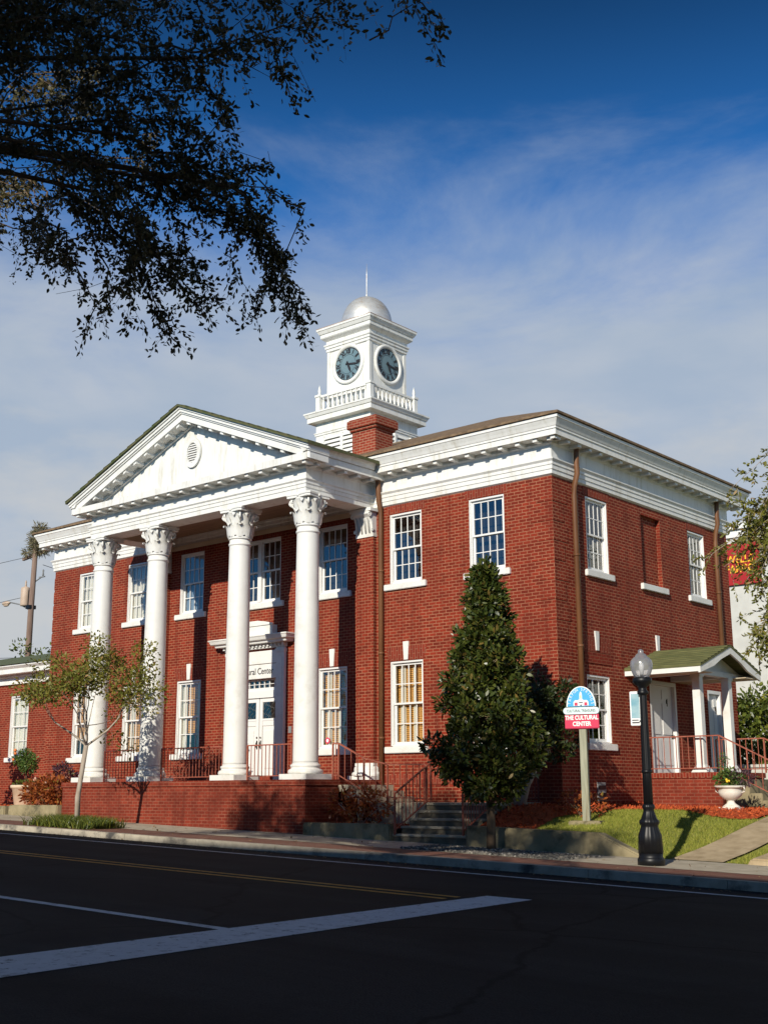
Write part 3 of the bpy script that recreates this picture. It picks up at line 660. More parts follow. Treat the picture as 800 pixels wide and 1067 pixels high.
# columns --------------------------------------------------------
def column_meshes():
    base=MB(); base.box(-.45,.45,-.45,.45,0,.13)
    base.lathe([(.40,.13),(.425,.15),(.43,.185),(.42,.22),(.385,.245),(.355,.255),(.35,.29),(.365,.30),(.375,.325),(.365,.35),(.33,.36),(.318,.40)],32)
    sh=MB(); sh.lathe([(.318,.40),(.312,.45),(.309,1.5),(.304,3.0),(.295,4.3),(.284,5.5),(.279,6.06),(.279,6.075),(.300,6.085),(.305,6.11),(.300,6.135),(.279,6.145),(.279,6.24)],36)
    cp=MB(); cp.lathe([(.279,6.24),(.31,6.25),(.315,6.28),(.30,6.30),(.28,6.31),(.28,6.6),(.30,6.80),(.36,6.94),(.38,6.97)],32)
    # acanthus leaves in two tiers, curling outwards
    for tier,(z0,hh,n,off,rr) in enumerate(((6.30,.34,8,0,.298),(6.34,.58,8,PI/8,.292))):
        for k in range(n):
            a=off+2*PI*k/n; vs=[];fs=[]
            prof_=[(0,0,.085),(.022,.3,.112),(.035,.6,.115),(.055,.84,.10),(.095,.98,.078),(.125,.985,.055),(.135,.90,.03),(.125,.84,.01)]
            for (o,t,w) in prof_:
                r=rr+o+ (.03 if t>.6 else 0)*tier; z=z0+hh*t
                for q in (-1,0,1):
                    aa=a+q*w/r; r2=r+(.034 if q==0 else 0); vs.append((r2*math.cos(aa),r2*math.sin(aa),z))
            for j in range(len(prof_)-1):
                for q in (0,1): fs.append((j*3+q,j*3+q+1,j*3+q+4,j*3+q+3))
            cp.add(vs,fs,0,True)
    for k in range(4):
        a=PI/4+k*PI/2; ca,sa=math.cos(a),math.sin(a)
        pts=[]; 
        for i in range(22):
            t=i/21; th=-PI/2+t*3.4*PI; rad=.075*(1-.8*t)
            pts.append(((.405+rad*math.cos(th))*ca,(.405+rad*math.cos(th))*sa,6.86+rad*math.sin(th)))
        cp.tube([(.30*ca,.30*sa,6.62),(.35*ca,.35*sa,6.74)]+pts,[.03,.032]+[.034*(1-.5*i/21) for i in range(22)],6)
        b=k*PI/2; cp.ellips((.375*math.cos(b),.375*math.sin(b),7.03),(.045,.045,.045),8,5)
    ab=[]
    for k in range(4):
        a=PI/4+k*PI/2; 
        for d,rr in ((-.07,.545),(.07,.545)): ab.append((rr*math.cos(a+d),rr*math.sin(a+d)))
        m_=a+PI/4
        for d in (-.30,0,.30): ab.append((.375/math.cos(d)*math.cos(m_+d)*(1.0 if d==0 else 1.03),.375/math.cos(d)*math.sin(m_+d)*(1.0 if d==0 else 1.03)))
    cp.prism(ab,2,6.97,7.03); cp.prism([(x*1.04,y*1.04) for x,y in ab],2,7.031,7.078)
    return base.mesh('base',M['white']),sh.mesh('column',M['white']),cp.mesh('capital',M['white'])
cb,cs,cc=column_meshes()
for x in (-4.19,-1.69,1.69,4.19):
    c=link(cs,'column',hall,(x,CY,ZP)); link(cb,'base',c); link(cc,'capital',c)
# pilasters with scrolled capitals against the wall
for x in (-4.19,4.19):
    p=MB(); p.box(x-.29,x+.29,-.13,-.001,.2,6.56); po=p.build('pilaster',M['brick'],hall)
    c=MB()
    c.box(x-.31,x+.31,-.16,-.002,6.52,6.60); c.box(x-.38,x+.38,-.34,-.002,7.19,7.275)
    # scroll bracket profile
    sp=[(-.002,6.6),(-.15,6.6),(-.17,6.75),(-.19,6.92),(-.24,7.04),(-.33,7.12),(-.33,7.185),(-.002,7.185)]
    c.prism(sp,0,x-.30,x+.30)
    for s in (-1,1):
        for zc,yc,rr in ((7.09,-.29,.075),(6.69,-.18,.05)):
            pts=[(x+s*.31,yc+rr*(1-.75*t/15)*math.cos(t*.6),zc+rr*(1-.75*t/15)*math.sin(t*.6)) for t in range(16)]
            c.tube(pts,.018,5)
        for i in range(4):
            q=x-.2+i*.13; c.tube([(q,-.158,6.62),(q,-.19,6.8),(q,-.215,6.95),(q,-.28,7.05)],[.02,.028,.024,.012],5)
    c.build('capital',M['white'],po)
    b=MB(); b.box(x-.40,x+.40,-.36,-.002,.2,.30)
    b.lathe([(.40,.30),(.42,.34),(.40,.38),(.35,.41),(.36,.46),(.345,.52),(.30,.55)],24,(x,-.02,0),a0=PI,a1=2*PI)
    b.box(x-.31,x+.31,-.17,-.002,.55,.62); b.build('base',M['white'],po)

# terrace --------------------------------------------------------
t=MB(); t.box(-4.9,4.70,-2.85,-.003,-1.5,.06); to=t.build('terrace',M['terrace'],hall)
t2=MB(); t2.box(-4.93,4.73,-2.88,-.004,.062,.197); t2.build('coping',M['terrace'],to)
# door surround ---------------------------------------------------
ds=MB()
for s in (-1,1):
    ds.box(s*.86,s*1.18,-.10,-.002,.2,3.86); ds.box(s*.84,s*1.20,-.13,-.003,.198,.42); ds.box(s*.84,s*1.20,-.13,-.004,3.72,3.82); ds.box(s*.92,s*1.12,-.115,-.101,.5,3.6)
ds.box(-1.22,1.22,-.12,-.002,3.862,3.98)
for i in range(17):
    x=-1.2+i*.15; ds.box(x-.035,x+.035,-.19,-.121,3.90,3.975)
dm=[(0,3.98),(.20,3.985),(.22,4.05),(.30,4.07),(.34,4.16),(.36,4.165),(.36,4.20),(.0,4.24)]
ds.ring(-1.24,1.24,-.10,.0,[(o,z) for o,z in dm])
ds.prism([(-.80,4.22),(.80,4.22),(.80,4.50),(.5,4.56),(.22,4.60),(-.22,4.60),(-.5,4.56),(-.80,4.50)],1,-.20,-.003)
ds.prism([(-.84,4.50),(.84,4.50),(.84,4.54),(.52,4.60),(.23,4.645),(-.23,4.645),(-.52,4.60),(-.84,4.54)],1,-.235,-.201)
ds.box(-.85,.85,-.055,-.001,3.44,3.80); ds.box(-.85,.85,-.06,.10,3.025,3.42)
so_=ds.build('door_surround',M['white'],hall,bevel=.006)
tx=MB(); add_text(tx,'Cultural Center',.255,Matrix.Translation((.02,-.066,3.225))@FRONT,sx=.86); tx.build('lettering',M['ink'],so_)
tr=MB(); tr.box(-.85,.85,.10,.16,2.70,2.78); tr.box(-.85,.85,.10,.16,2.98,3.02)
for i in range(9):
    x=-.82+i*.205; tr.box(x-.012,x+.012,.11,.14,2.78,2.98)
tr.box(-.85,.85,.112,.138,2.872,2.888); tr.box(-.95,-.85,-.0,.2,.2,3.02); tr.box(.85,.95,-.0,.2,.2,3.02)
tr.box(-.85,.85,.08,.17,2.5,2.70); trf=tr.build('transom',M['frame'],so_)
tg=MB(); tg.quad((-.85,.15,2.78),(.85,.15,2.78),(.85,.15,2.98),(-.85,.15,2.98)); tg.build('transom_glass',M['lead'],so_)
for s in (-1,1):
    d=MB(); x0,x1=(.012,.845) if s>0 else (-.845,-.012); y=.13; xa,xb=x0+.12,x1-.12
    d.box(x0,xa,y,y+.05,.215,2.5); d.box(xb,x1,y,y+.05,.215,2.5); d.box(xa,xb,y,y+.05,.215,.45); d.box(xa,xb,y,y+.05,1.72,1.92); d.box(xa,xb,y,y+.05,2.38,2.5); d.box(xa,xb,y+.02,y+.04,.45,1.72)
    d.box(xa+.08,xb-.08,y+.006,y+.019,.55,1.6); d.box(xa-.02,xb+.02,y-.012,y-.001,1.86,1.91)
    do=d.build('door',M['frame'],hall,bevel=.005)
    g=MB(); g.quad((xa,y+.03,1.92),(xb,y+.03,1.92),(xb,y+.03,2.38),(xa,y+.03,2.38)); g.build('pane',M['lead'],do)
    lc=MB()
    for i in range(5):
        xx=xa+(xb-xa)*(i+.5)/5; lc.tube([(xx+.07*math.sin(j*1.3+i),y+.022,1.92+.46*j/8) for j in range(9)],.006,4)
    lc.build('lead_came',M['leadcame'],do)
    hd=MB(); xh=x0+.06 if s>0 else x1-.06
    hd.box(xh-.02,xh+.02,y-.012,y-.001,1.08,1.32); hd.tube([(xh,y-.01,1.28),(xh,y-.05,1.25),(xh,y-.05,1.14),(xh,y-.01,1.11)],.011,6); hd.ellips((xh,y-.02,1.40),(.022,.015,.03),8,5); hd.build('handle',M['brass'],do)

# downpipes -------------------------------------------------------
def pipe(pts,par,r=.06):
    mb=MB(); mb.tube(pts,r,10); 
    o=mb.build('downpipe',M['pipe'],par); 
    cl=MB()
    p=pts[-1]; q=pts[-2]
    for f in (.2,.5,.8):
        zz=q[2]+(p[2]-q[2])*f; cl=MB(); cl.lathe([(r+.012,-.03),(r+.012,.03)],10,(p[0],p[1],zz)); cl.build('pipe_clip',M['pipe'],o)
pipe([(4.70,-.20,8.12),(4.70,-.18,7.95),(4.70,-.17,7.75),(4.70,-.16,7.45),(4.70,-.085,7.2),(4.70,-.075,7.0),(4.70,-.075,-.2)],hall,.068)
pipe([(10.20,.86,8.12),(10.19,.86,7.9),(10.19,.86,7.7),(10.19,.86,7.45),(10.10,.86,7.15),(10.095,.86,6.9),(10.095,.86,-.4)],hall,.068)
pipe([(10.20,8.55,8.12),(10.19,8.55,7.9),(10.19,8.55,7.7),(10.19,8.55,7.45),(10.10,8.55,7.15),(10.095,8.55,6.9),(10.095,8.55,-.4)],hall,.068)

# chimney ---------------------------------------------------------
c=MB(); c.box(2.72,3.60,1.0,1.75,8.6,9.98); co=c.build('chimney',M['chimney'],hall)
c=MB(); c.box(2.66,3.66,.94,1.81,9.981,10.06); c.box(2.60,3.72,.88,1.87,10.061,10.30); c.box(2.64,3.68,.92,1.83,10.301,10.34); c.build('chimney_cap',M['chimney'],co,bevel=.012)

# clock tower -----------------------------------------------------
TY=D_/2
tw=MB(); tw.box(-1.17,1.17,TY-1.17,TY+1.17,9.8,11.2)
tw.ring(-1.17,1.17,TY-1.17,TY+1.17,[(0,11.18),(.03,11.19),(.03,11.24),(.05,11.26),(.05,11.29),(.0,11.30),(.0,11.60),(.03,11.62)])
tw.box(-1.165,1.165,TY-1.165,TY+1.165,11.2,11.61)
slab=[(.0,11.60),(.22,11.62),(.22,11.78),(.25,11.79),(.29,11.88),(.31,11.89),(.31,11.94),(.0,11.98)]
tw.ring(-1.16,1.16,TY-1.16,TY+1.16,slab)
tw.box(-.90,.90,TY-.90,TY+.90,11.9,14.12)
for sx in (-1,1):
    for sy in (-1,1): tw.box(sx*.80,sx*.925,TY+sy*.80,TY+sy*.925,11.95,14.10)
tw.ring(-.9,.9,TY-.9,TY+.9,[(0,14.08),(.05,14.10),(.05,14.19),(.08,14.20),(.08,14.27),(.11,14.30),(.11,14.34),(.05,14.35),(.05,14.46),(.17,14.55),(.19,14.58),(.19,14.69),(.22,14.70),(.27,14.80),(.29,14.81),(.29,14.88),(.0,14.93)])
tower=tw.build('clock_tower',M['weathered'],hall)
tr=MB(); tr.ring(-.9,.9,TY-.9,TY+.9,[(.295,14.882),(.295,14.90),(-.85,15.02)]); tr.build('tower_roof',M['rustroof'],tower)
dm_=MB(); pf=[(.86,14.94),(.88,14.98),(.86,15.02),(.85,15.10)]+[(.85*math.cos(t),15.10+.98*math.sin(t)) for t in [PI/2*i/14 for i in range(1,14)]]+[(.05,16.075),(.0001,16.08)]
dm_.lathe(pf,48,(0,TY,0)); dm_.build('dome',M['silver'],tower)
fn=MB(); fn.lathe([(.05,16.07),(.06,16.10),(.03,16.14),(.035,16.17),(.02,16.21),(.016,16.9),(.004,17.32)],10,(0,TY,0)); fn.build('finial',M['silver'],tower)
# louvred openings of the lower stage (front and both sides)
for a in range(4):
    mb=MB()
    R=Matrix.Translation((0,TY,0))@Matrix.Rotation(a*PI/2,4,'Z')
    tmp=MB()
    for x0,x1 in ((-.75,-.05),(.05,.75)):
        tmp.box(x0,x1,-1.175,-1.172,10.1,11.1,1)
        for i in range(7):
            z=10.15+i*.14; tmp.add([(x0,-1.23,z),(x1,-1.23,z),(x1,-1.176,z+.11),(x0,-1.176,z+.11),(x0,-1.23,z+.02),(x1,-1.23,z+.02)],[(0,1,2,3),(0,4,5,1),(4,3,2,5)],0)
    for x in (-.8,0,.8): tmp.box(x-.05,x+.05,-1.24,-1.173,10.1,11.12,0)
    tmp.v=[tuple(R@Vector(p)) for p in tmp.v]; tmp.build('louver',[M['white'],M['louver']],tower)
# balustrade
bpost=MB(); bpost.box(-.09,.09,-.09,.09,11.96,12.52); bpost.box(-.115,.115,-.115,.115,12.521,12.60); pmesh=bpost.mesh('post',M['white'],.008)
fin=MB(); fin.lathe([(.05,12.60),(.06,12.64),(.035,12.68),(.055,12.74),(.04,12.82),(.0001,12.97)],10); finm=fin.mesh('urn_finial',M['white'])
bal=MB(); bal.lathe([(.035,12.04),(.035,12.08),(.022,12.10),(.045,12.18),(.05,12.24),(.028,12.36),(.022,12.44),(.035,12.46),(.035,12.50)],8); balm=bal.mesh('baluster',M['white'])
bq=1.10
for sx,sy in ((-1,-1),(1,-1),(1,1),(-1,1)):
    link(pmesh,'post',tower,(sx*bq,TY+sy*bq,0))
    if not(sx==1 and sy==-1): link(finm,'urn_finial',tower,(sx*bq,TY+sy*bq,0))
rl=MB()
for a in range(4):
    R=Matrix.Translation((0,TY,0))@Matrix.Rotation(a*PI/2,4,'Z'); tmp=MB()
    tmp.box(-bq+.09,bq-.09,-bq-.05,-bq+.05,12.50,12.57); tmp.box(-bq+.09,bq-.09,-bq-.04,-bq+.04,11.975,12.04)
    rl.add([R@Vector(p) for p in tmp.v],tmp.f)
    for i in range(10):
        p=R@Vector((-bq+.09+(2*bq-.18)*(i+.5)/10,-bq,0)); link(balm,'baluster',tower,p)
rl.build('hand_rail',M['white'],tower)
# clock faces
rom=['XII','I','II','III','IV','V','VI','VII','VIII','IX','X','XI']
def clock_meshes():
    zc=13.49; rg=MB(); n=48
    def circ(r,y): return [(r*math.cos(2*PI*i/n),y,zc+r*math.sin(2*PI*i/n)) for i in range(n)]
    rr=[circ(.68,-.905),circ(.68,-.94),circ(.65,-.975),circ(.57,-.965),circ(.55,-.915)]
    rg.add(sum(rr,[]),[(k*n+i,k*n+(i+1)%n,(k+1)*n+(i+1)%n,(k+1)*n+i) for k in range(4) for i in range(n)],0,True)
    d=MB(); d.add(circ(.555,-.918),[tuple(range(n-1,-1,-1))],0)
    ink=MB()
    for r0,r1 in ((.525,.545),(.315,.325)):
        ra,rb=circ(r0,-.922),circ(r1,-.922); ink.add(ra+rb,[(i,(i+1)%n,n+(i+1)%n,n+i) for i in range(n)])
    for i,r in enumerate(rom):
        a=2*PI*i/12; 
        mt=Matrix.Translation((.425*math.sin(a),-.922,zc+.425*math.cos(a)))@Matrix.Rotation(a,4,'Y')@FRONT
        add_text(ink,r,.20,mt,0,.002,sx=.8,bold=.012)
    def hand(ang,l,w):
        q=MB(); q.prism([(-w,-.10),(w,-.10),(w*1.3,l*.55),(0,l),(-w*1.3,l*.55)],1,-.945,-.935)
        R=Matrix.Translation((0,0,zc))@Matrix.Rotation(ang,4,'Y'); ink.add([R@Vector(p) for p in q.v],q.f)
    hand(2*PI*16.5/60,.50,.024); hand(2*PI*(5+.27)/12,.34,.032); ink.lathe([(.0001,0),(.04,0),(.04,.02)],10,(0,0,0)) if 0 else None
    return rg.mesh('clock_ring',M['white']),d.mesh('clock_face',M['dial']),ink.mesh('clock_hands',M['ink'])
ck=clock_meshes()
for a in range(4):
    for me in ck: link(me,me.name.split('.')[0],tower,(0,TY,0),a*PI/2)

# side porch ------------------------------------------------------
porch=MB(); porch.box(10.0+.001,12.12,3.66,6.1,-1.0,.20); porch_o=porch.build('side_porch',M['terrace'],hall)
pc=MB(); pc.box(10.001,12.15,3.63,6.13,.201,.33); pc.build('porch_floor',M['soldier'],porch_o)
for y in (3.92,5.55):
    p=MB(); p.box(11.42,11.62,y-.10,y+.10,.5,2.70); p.add([(11.31,y-.21,.332),(11.73,y-.21,.332),(11.73,y+.21,.332),(11.31,y+.21,.332),(11.42,y-.10,.52),(11.62,y-.10,.52),(11.62,y+.10,.52),(11.42,y+.10,.52)],[(0,1,5,4),(1,2,6,5),(2,3,7,6),(3,0,4,7),(0,3,2,1)]); p.box(11.39,11.65,y-.13,y+.13,2.64,2.702)
    p.build('porch_post',M['white'],porch_o,bevel=.008)
pr=MB()
yc=4.77; ye=1.72; ze=2.86; zt=3.46; 
slope=(zt-ze)/ye
for s in (-1,1):
    pr.prism([(yc,zt),(yc+s*ye,ze),(yc+s*ye,ze-.05),(yc,zt-.05)],0,10.001,12.06)
    for i in range(9):   # shingle courses
        y0=ye*(i)/9; y1=ye*(i+1)/9
        pr.add([(10.002,yc+s*y0,zt-slope*y0+.004),(12.065,yc+s*y0,zt-slope*y0+.004),(12.065,yc+s*y1,zt-slope*y1+.03),(10.002,yc+s*y1,zt-slope*y1+.03),(12.065,yc+s*y1,zt-slope*y1+.0),(10.002,yc+s*y1,zt-slope*y1+.0)],[(0,1,2,3),(3,2,4,5)])
pr.build('porch_roof',M['roof_green'],porch_o)
pw=MB()
pw.box(10.002,12.0,yc-ye+.01,yc-ye+.05,2.69,2.808); pw.box(10.002,12.0,yc+ye-.05,yc+ye-.01,2.69,2.808)    # eave fascias
for s in (-1,1):   # barge boards
    pw.prism([(yc,zt-.055),(yc+s*(ye-.0),ze-.055),(yc+s*(ye-.0),ze-.20),(yc+s*.95,zt-.055-.95*slope-.20),(yc+s*.55,zt-.40),(yc,zt-.22)],0,11.99,12.045)
    pw.box(11.42,11.62,yc+s*.0,yc+s*1.6,2.703,2.83)
pw.box(10.01,11.42,3.82,4.02,2.703,2.83); pw.box(10.01,11.42,5.45,5.65,2.703,2.83)
pw.prism([(yc-1.6,2.83),(yc+1.6,2.83),(yc,zt-.1)],0,11.50,11.54)
pw.build('porch_gable',M['white'],porch_o)
for a,b in ((yc-ye+.06,yc-.95),(yc+.95,yc+ye-.06)):
    ps=MB(); ps.box(10.003,11.98,a,b,2.70,2.72); ps.build('porch_soffit',M['soffit'],porch_o)
# steps off the porch towards +X
st=MB()
for i in range(4): st.box(12.16+i*.30,12.46+i*.30,3.75,5.95,-1.0,.165-i*.165)
st.build('porch_steps',M['oldconcrete'],porch_o,bevel=.015)
# side doors
def side_door(y0,y1,z0,z1):
    d=MB(); w=y1-y0; x=W_-.10
    def b(a0,a1,c0,c1,p,q): d.box(x+p,x+q,y0+a0,y0+a1,c0,c1)
    b(0,.09,z0,z1,-.05,.10); b(w-.09,w,z0,z1,-.05,.10); b(.09,w-.09,z1-.10,z1,-.05,.10)
    b(.09,w-.09,z0,z1-.10,-.04,.0)
    for i in range(2):
        a0=.09+.10+i*((w-.18)/2-.03); a1=a0+(w-.18)/2-.17
        for c0,c1 in ((z0+.2,z0+.85),(z0+.98,z1-.55),(z1-.45,z1-.2)): b(a0,a1,c0,c1,.001,.018)
    o=d.build('side_door',M['frame'],hall,bevel=.006)
    h=MB(); h.ellips((x+.05,y0+w-.16,z0+.95),(.035,.03,.03),8,5); h.box(x+.001,x+.012,y0+w-.19,y0+w-.13,z0+.88,z0+1.08); h.box(x+.002,x+.02,y0+w*.72,y0+w*.72+.05,z1-.62,z1-.42); h.build('handle',M['brass'],o)
side_door(4.3,5.75,.34,2.68); side_door(7.6,8.45,.34,2.62)
# foundation vent
v=MB(); v.box(W_+.002,W_+.03,1.5,1.86,-.48,.10)
for i in range(3): v.box(W_+.031,W_+.05,1.54,1.82,-.40+i*.17,-.31+i*.17,1)
v.build('foundation_vent',[M['vent'],M['black']],hall)
# plaque by the entrance
pl=MB(); pl.box(1.30,1.42,-.02,-.002,1.48,1.66); pl.build('plaque',M['vent'],hall)
stk=thing('window_sticker','round pink security sticker inside the lower window right of the entrance','sticker',(2.66,.10,1.24))
s_=MB(); s_.add([(.085*math.cos(a),0,.085*math.sin(a)) for a in [2*PI*i/20 for i in range(20)]],[tuple(range(20))]); s_.build('badge',M['sred'],stk)
s_=MB(); s_.add([(.045*math.cos(a),-.004,.045*math.sin(a)) for a in [2*PI*i/20 for i in range(20)]],[tuple(range(20))]); s_.build('emblem',M['swhite'],stk)

# entrance steps --------------------------------------------------
fs=thing('front_steps','worn concrete steps rising from the pavement to the brick terrace','steps',(8.45,-1.5,-1.15))
mb=MB()
zt_=[-.37-.1,-.37]
for i in range(5):
    top=-1.02+i*.165; y0=-2.95+i*.28
    mb.box(7.46-8.45,9.45-8.45,y0+1.5,(-1.55)+1.5+.02*i if i<4 else -.02+1.5,-1.6+1.15,top+1.15)
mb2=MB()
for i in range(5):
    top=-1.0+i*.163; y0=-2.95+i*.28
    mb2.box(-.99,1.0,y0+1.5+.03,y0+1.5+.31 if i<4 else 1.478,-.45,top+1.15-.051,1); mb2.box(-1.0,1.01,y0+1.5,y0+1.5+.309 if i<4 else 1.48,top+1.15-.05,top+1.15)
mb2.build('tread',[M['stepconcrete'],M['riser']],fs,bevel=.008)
mb3=MB()
mb3.box(5.72-8.45,7.455-8.45,-1.75+1.5,1.48,-.45,-.35+1.15)
for i in range(3): mb3.box(4.735-8.45+.33*(2-i)*1.0*0+0, 4.735-8.45+.33*(3-i),-1.75+1.5,1.478-.002*i,-.35+1.15+.001*i,-.35+1.15+.14*(i+1)) 
mb3.build('landing',M['stepconcrete'],fs,bevel=.015)

# retaining walls -------------------------------------------------
def rwall(label, poly_top, base_fn, y0,y1):
    o=None
mb=MB(); mb.box(4.78,7.44,-3.02,-2.76,-1.5,-.79); tag(mb.build('retaining_wall',M['oldconcrete'],bevel=.03),'low stained concrete wall holding the shrub bed left of the steps','wall','retaining walls')
mb=MB(); mb.prism([(9.50,-1.6),(13.6,-1.6),(13.55,-1.28),(12.65,-.89),(9.50,-.80)],1,-3.0,-2.72); tag(mb.build('retaining_wall',M['oldconcrete'],bevel=.03),'low stained concrete wall right of the steps, its end sloping down','wall','retaining walls')
mb=MB(); mb.box(-7.35,-4.93,-3.0,-2.74,-1.2,-.43); mb.box(-30,-7.55,-3.0,-2.74,-1.2,-.46); tag(mb.build('retaining_wall',M['oldconcrete'],bevel=.03),'low pale concrete kerb wall in front of the potted topiary at left','wall','retaining walls')

# railings --------------------------------------------------------
balr=MB(); balr.box(-.0095,.0095,-.0095,.0095,0,1); 
def railing(label, pts, h=.86, gap=.12, cat='railing', posts=True, mt='rust', low=.1, group='rusty red metal railings', spacing=.125):
    """pts: floor points of the run (x,y,z)"""
    base=pts[0]; r=thing('metal_railing',label,cat,base,0,group); B=Vector(base)
    P_=[Vector(p)-B for p in pts]
    hr=MB(); br=MB(); po=MB()
    for a,b in zip(P_[:-1],P_[1:]):
        hr.bar(a+Vector((0,0,h)),b+Vector((0,0,h)),.045,.03); br.bar(a+Vector((0,0,low)),b+Vector((0,0,low)),.03,.022)
        L=math.hypot(b.x-a.x,b.y-a.y); n=max(2,int(L/spacing))
        for i in range(1,n):
            p=a+(b-a)*(i/n)
            bb=MB(); 
            key=round(h-low,2)
            link(bal_mesh(h-low,mt),'baluster',r,p+Vector((0,0,low)))
    hr.build('handrail',M[mt],r); br.build('bottom_rail',M[mt],r)
    for p in P_: link(post_mesh(h+.0,mt),'post',r,p)
    return r
_bm={}
def bal_mesh(h,mt):
    k=('b',round(h,3),mt)
    if k not in _bm: b=MB(); b.box(-.008,.008,-.008,.008,0,h); _bm[k]=b.mesh('baluster',M[mt])
    return _bm[k]
def post_mesh(h,mt):
    k=('p',round(h,3),mt)
    if k not in _bm: b=MB(); b.box(-.018,.018,-.018,.018,0,h); _bm[k]=b.mesh('post',M[mt])
    return _bm[k]
railing('dark red railing on the terrace between the first and second columns',[(-3.72,CY,ZP),(-2.15,CY,ZP)],mt='rustdark',group='metal railings')
railing('dark red railing on the terrace between the second and third columns',[(-1.22,CY,ZP),(1.22,CY,ZP)],mt='rust',group='metal railings')
railing('rusty red railing on the terrace between the third and fourth columns',[(2.15,CY,ZP),(3.72,CY,ZP)],group='metal railings')
railing('rusty red stair railing bending down from the terrace beside the fourth column',[(4.66,-1.85,ZP),(4.80,-1.80,ZP),(5.62,-1.80,-.17),(6.35,-1.80,-.33),(7.50,-1.80,-.35)],group='metal railings',spacing=.17)
railing('dark red handrail on the left side of the front steps',[(7.53,-1.66,-.33),(7.53,-2.95,-1.02)],mt='rust',group='metal railings',h=.88)
railing('rusty red handrail on the right side of the front steps',[(9.38,-1.60,-.33),(9.38,-2.93,-1.02)],group='metal railings',h=.88,spacing=.09)
railing('dark red railing against the brick wall behind the magnolia',[(9.42,-1.3,-.36),(9.42,-.1,-.36)],group='metal railings',mt='rustdark')
railing('rusty red railing in front of the side porch, sloping down its steps beside the urn',[(10.15,3.70,.33),(12.10,3.70,.33),(13.75,3.82,-.52)],group='metal railings',spacing=.155)
railing('rusty red railing on the far side of the side porch steps',[(10.9,6.05,.33),(12.20,6.05,.33),(13.9,6.0,-.5)],group='metal railings',spacing=.155)

# ================================================================== ANNEX (left)
ann=thing('brick_annex','single storey brick annex with green tiled roof left of the town hall','building',(-20,1.2,-.6))
am=MB(); wall(am,-30,-10.02,-1.2,3.76,[(-14.06,-12.93,1.15,3.34),(-17.6,-16.5,1.15,3.34)],lambda u,d,z:(u+20,d,z+.6)); am.build('wall',M['brick'],ann)
ac=MB(); ac.box(-10,9.97,-.08,.3,3.76+.6,3.86+.6); ac.box(-10,9.97,-.05,.3,3.86+.6,4.02+.6); ac.box(-10,9.97,-.16,.3,4.02+.6,4.10+.6); ac.box(-10,9.97,-.46,.3,4.10+.6,4.26+.6); ac.prism([(-.46,4.861),(-.56,4.95),(-.56,5.0),(.3,5.0),(.3,4.861)],0,-10,9.97); ac.build('cornice',M['white'],ann)
ar=MB(); ar.prism([(-.62,5.01),(2.0,5.72),(6.5,5.72),(6.5,5.0),(0.3,5.0)],0,-10,9.98); 
ar.build('roof',M['annex_roof'],ann)
for x in (-13.495,-17.05):
    put_window(window_meshes(1.13 if x>-15 else 1.10,2.19,3) ,0,0,ann,(curtain_mesh(-.5,.5,.06,2.1,M['curtain']),),0,(x+20,0,1.15+.6))
# ================================================================== NEIGHBOUR with red sign
bk=thing('bank_building','cream stucco building with white cornice far behind the town hall','building',(8,28.02,-.9))
b=MB(); b.box(-18,22,0,14,-.6,12.1); b.build('wall',M['stucco'],bk)
b=MB(); b.box(-18.1,22.1,-.10,0-.001,12.1,12.45); b.box(-18.2,22.2,-.25,14.2,12.451,12.75); b.build('cornice',M['white'],bk)
for i in range(6):
    x=-2.5+i*4.2; b=MB(); b.box(x-.8,x+.8,-.06,-.002,5.0,7.2); w=b.build('window',M['frame'],bk)
    b=MB(); b.box(x-.7,x+.7,-.068,-.061,5.1,7.1); b.build('pane',M['dark'],w)
sg=thing('wall_sign','red square sign with yellow lettering on the cream building behind the side wall','sign',(2.15,27.98,9.95))
b=MB(); b.box(-1.10,1.02,-.10,-.0,-.95,.97); b.build('panel',M['bankred'],sg,bevel=.01)
tx=MB(); add_text(tx,'WELLS',.50,Matrix.Translation((.08,-.106,.20))@FRONT,sx=.86,bold=.007); add_text(tx,'FARGO',.50,Matrix.Translation((.10,-.106,-.24))@FRONT,sx=.86,bold=.007); tx.build('lettering',M['bankyellow'],sg)
lw=MB(); lw.box(10.4,18,8.7,8.9,-.9,.52); lw.box(10.35,18.05,8.65,8.95,.521,.60); tag(lw.build('garden_wall',M['stucco']),'low pale wall under the hedge behind the side porch','wall')

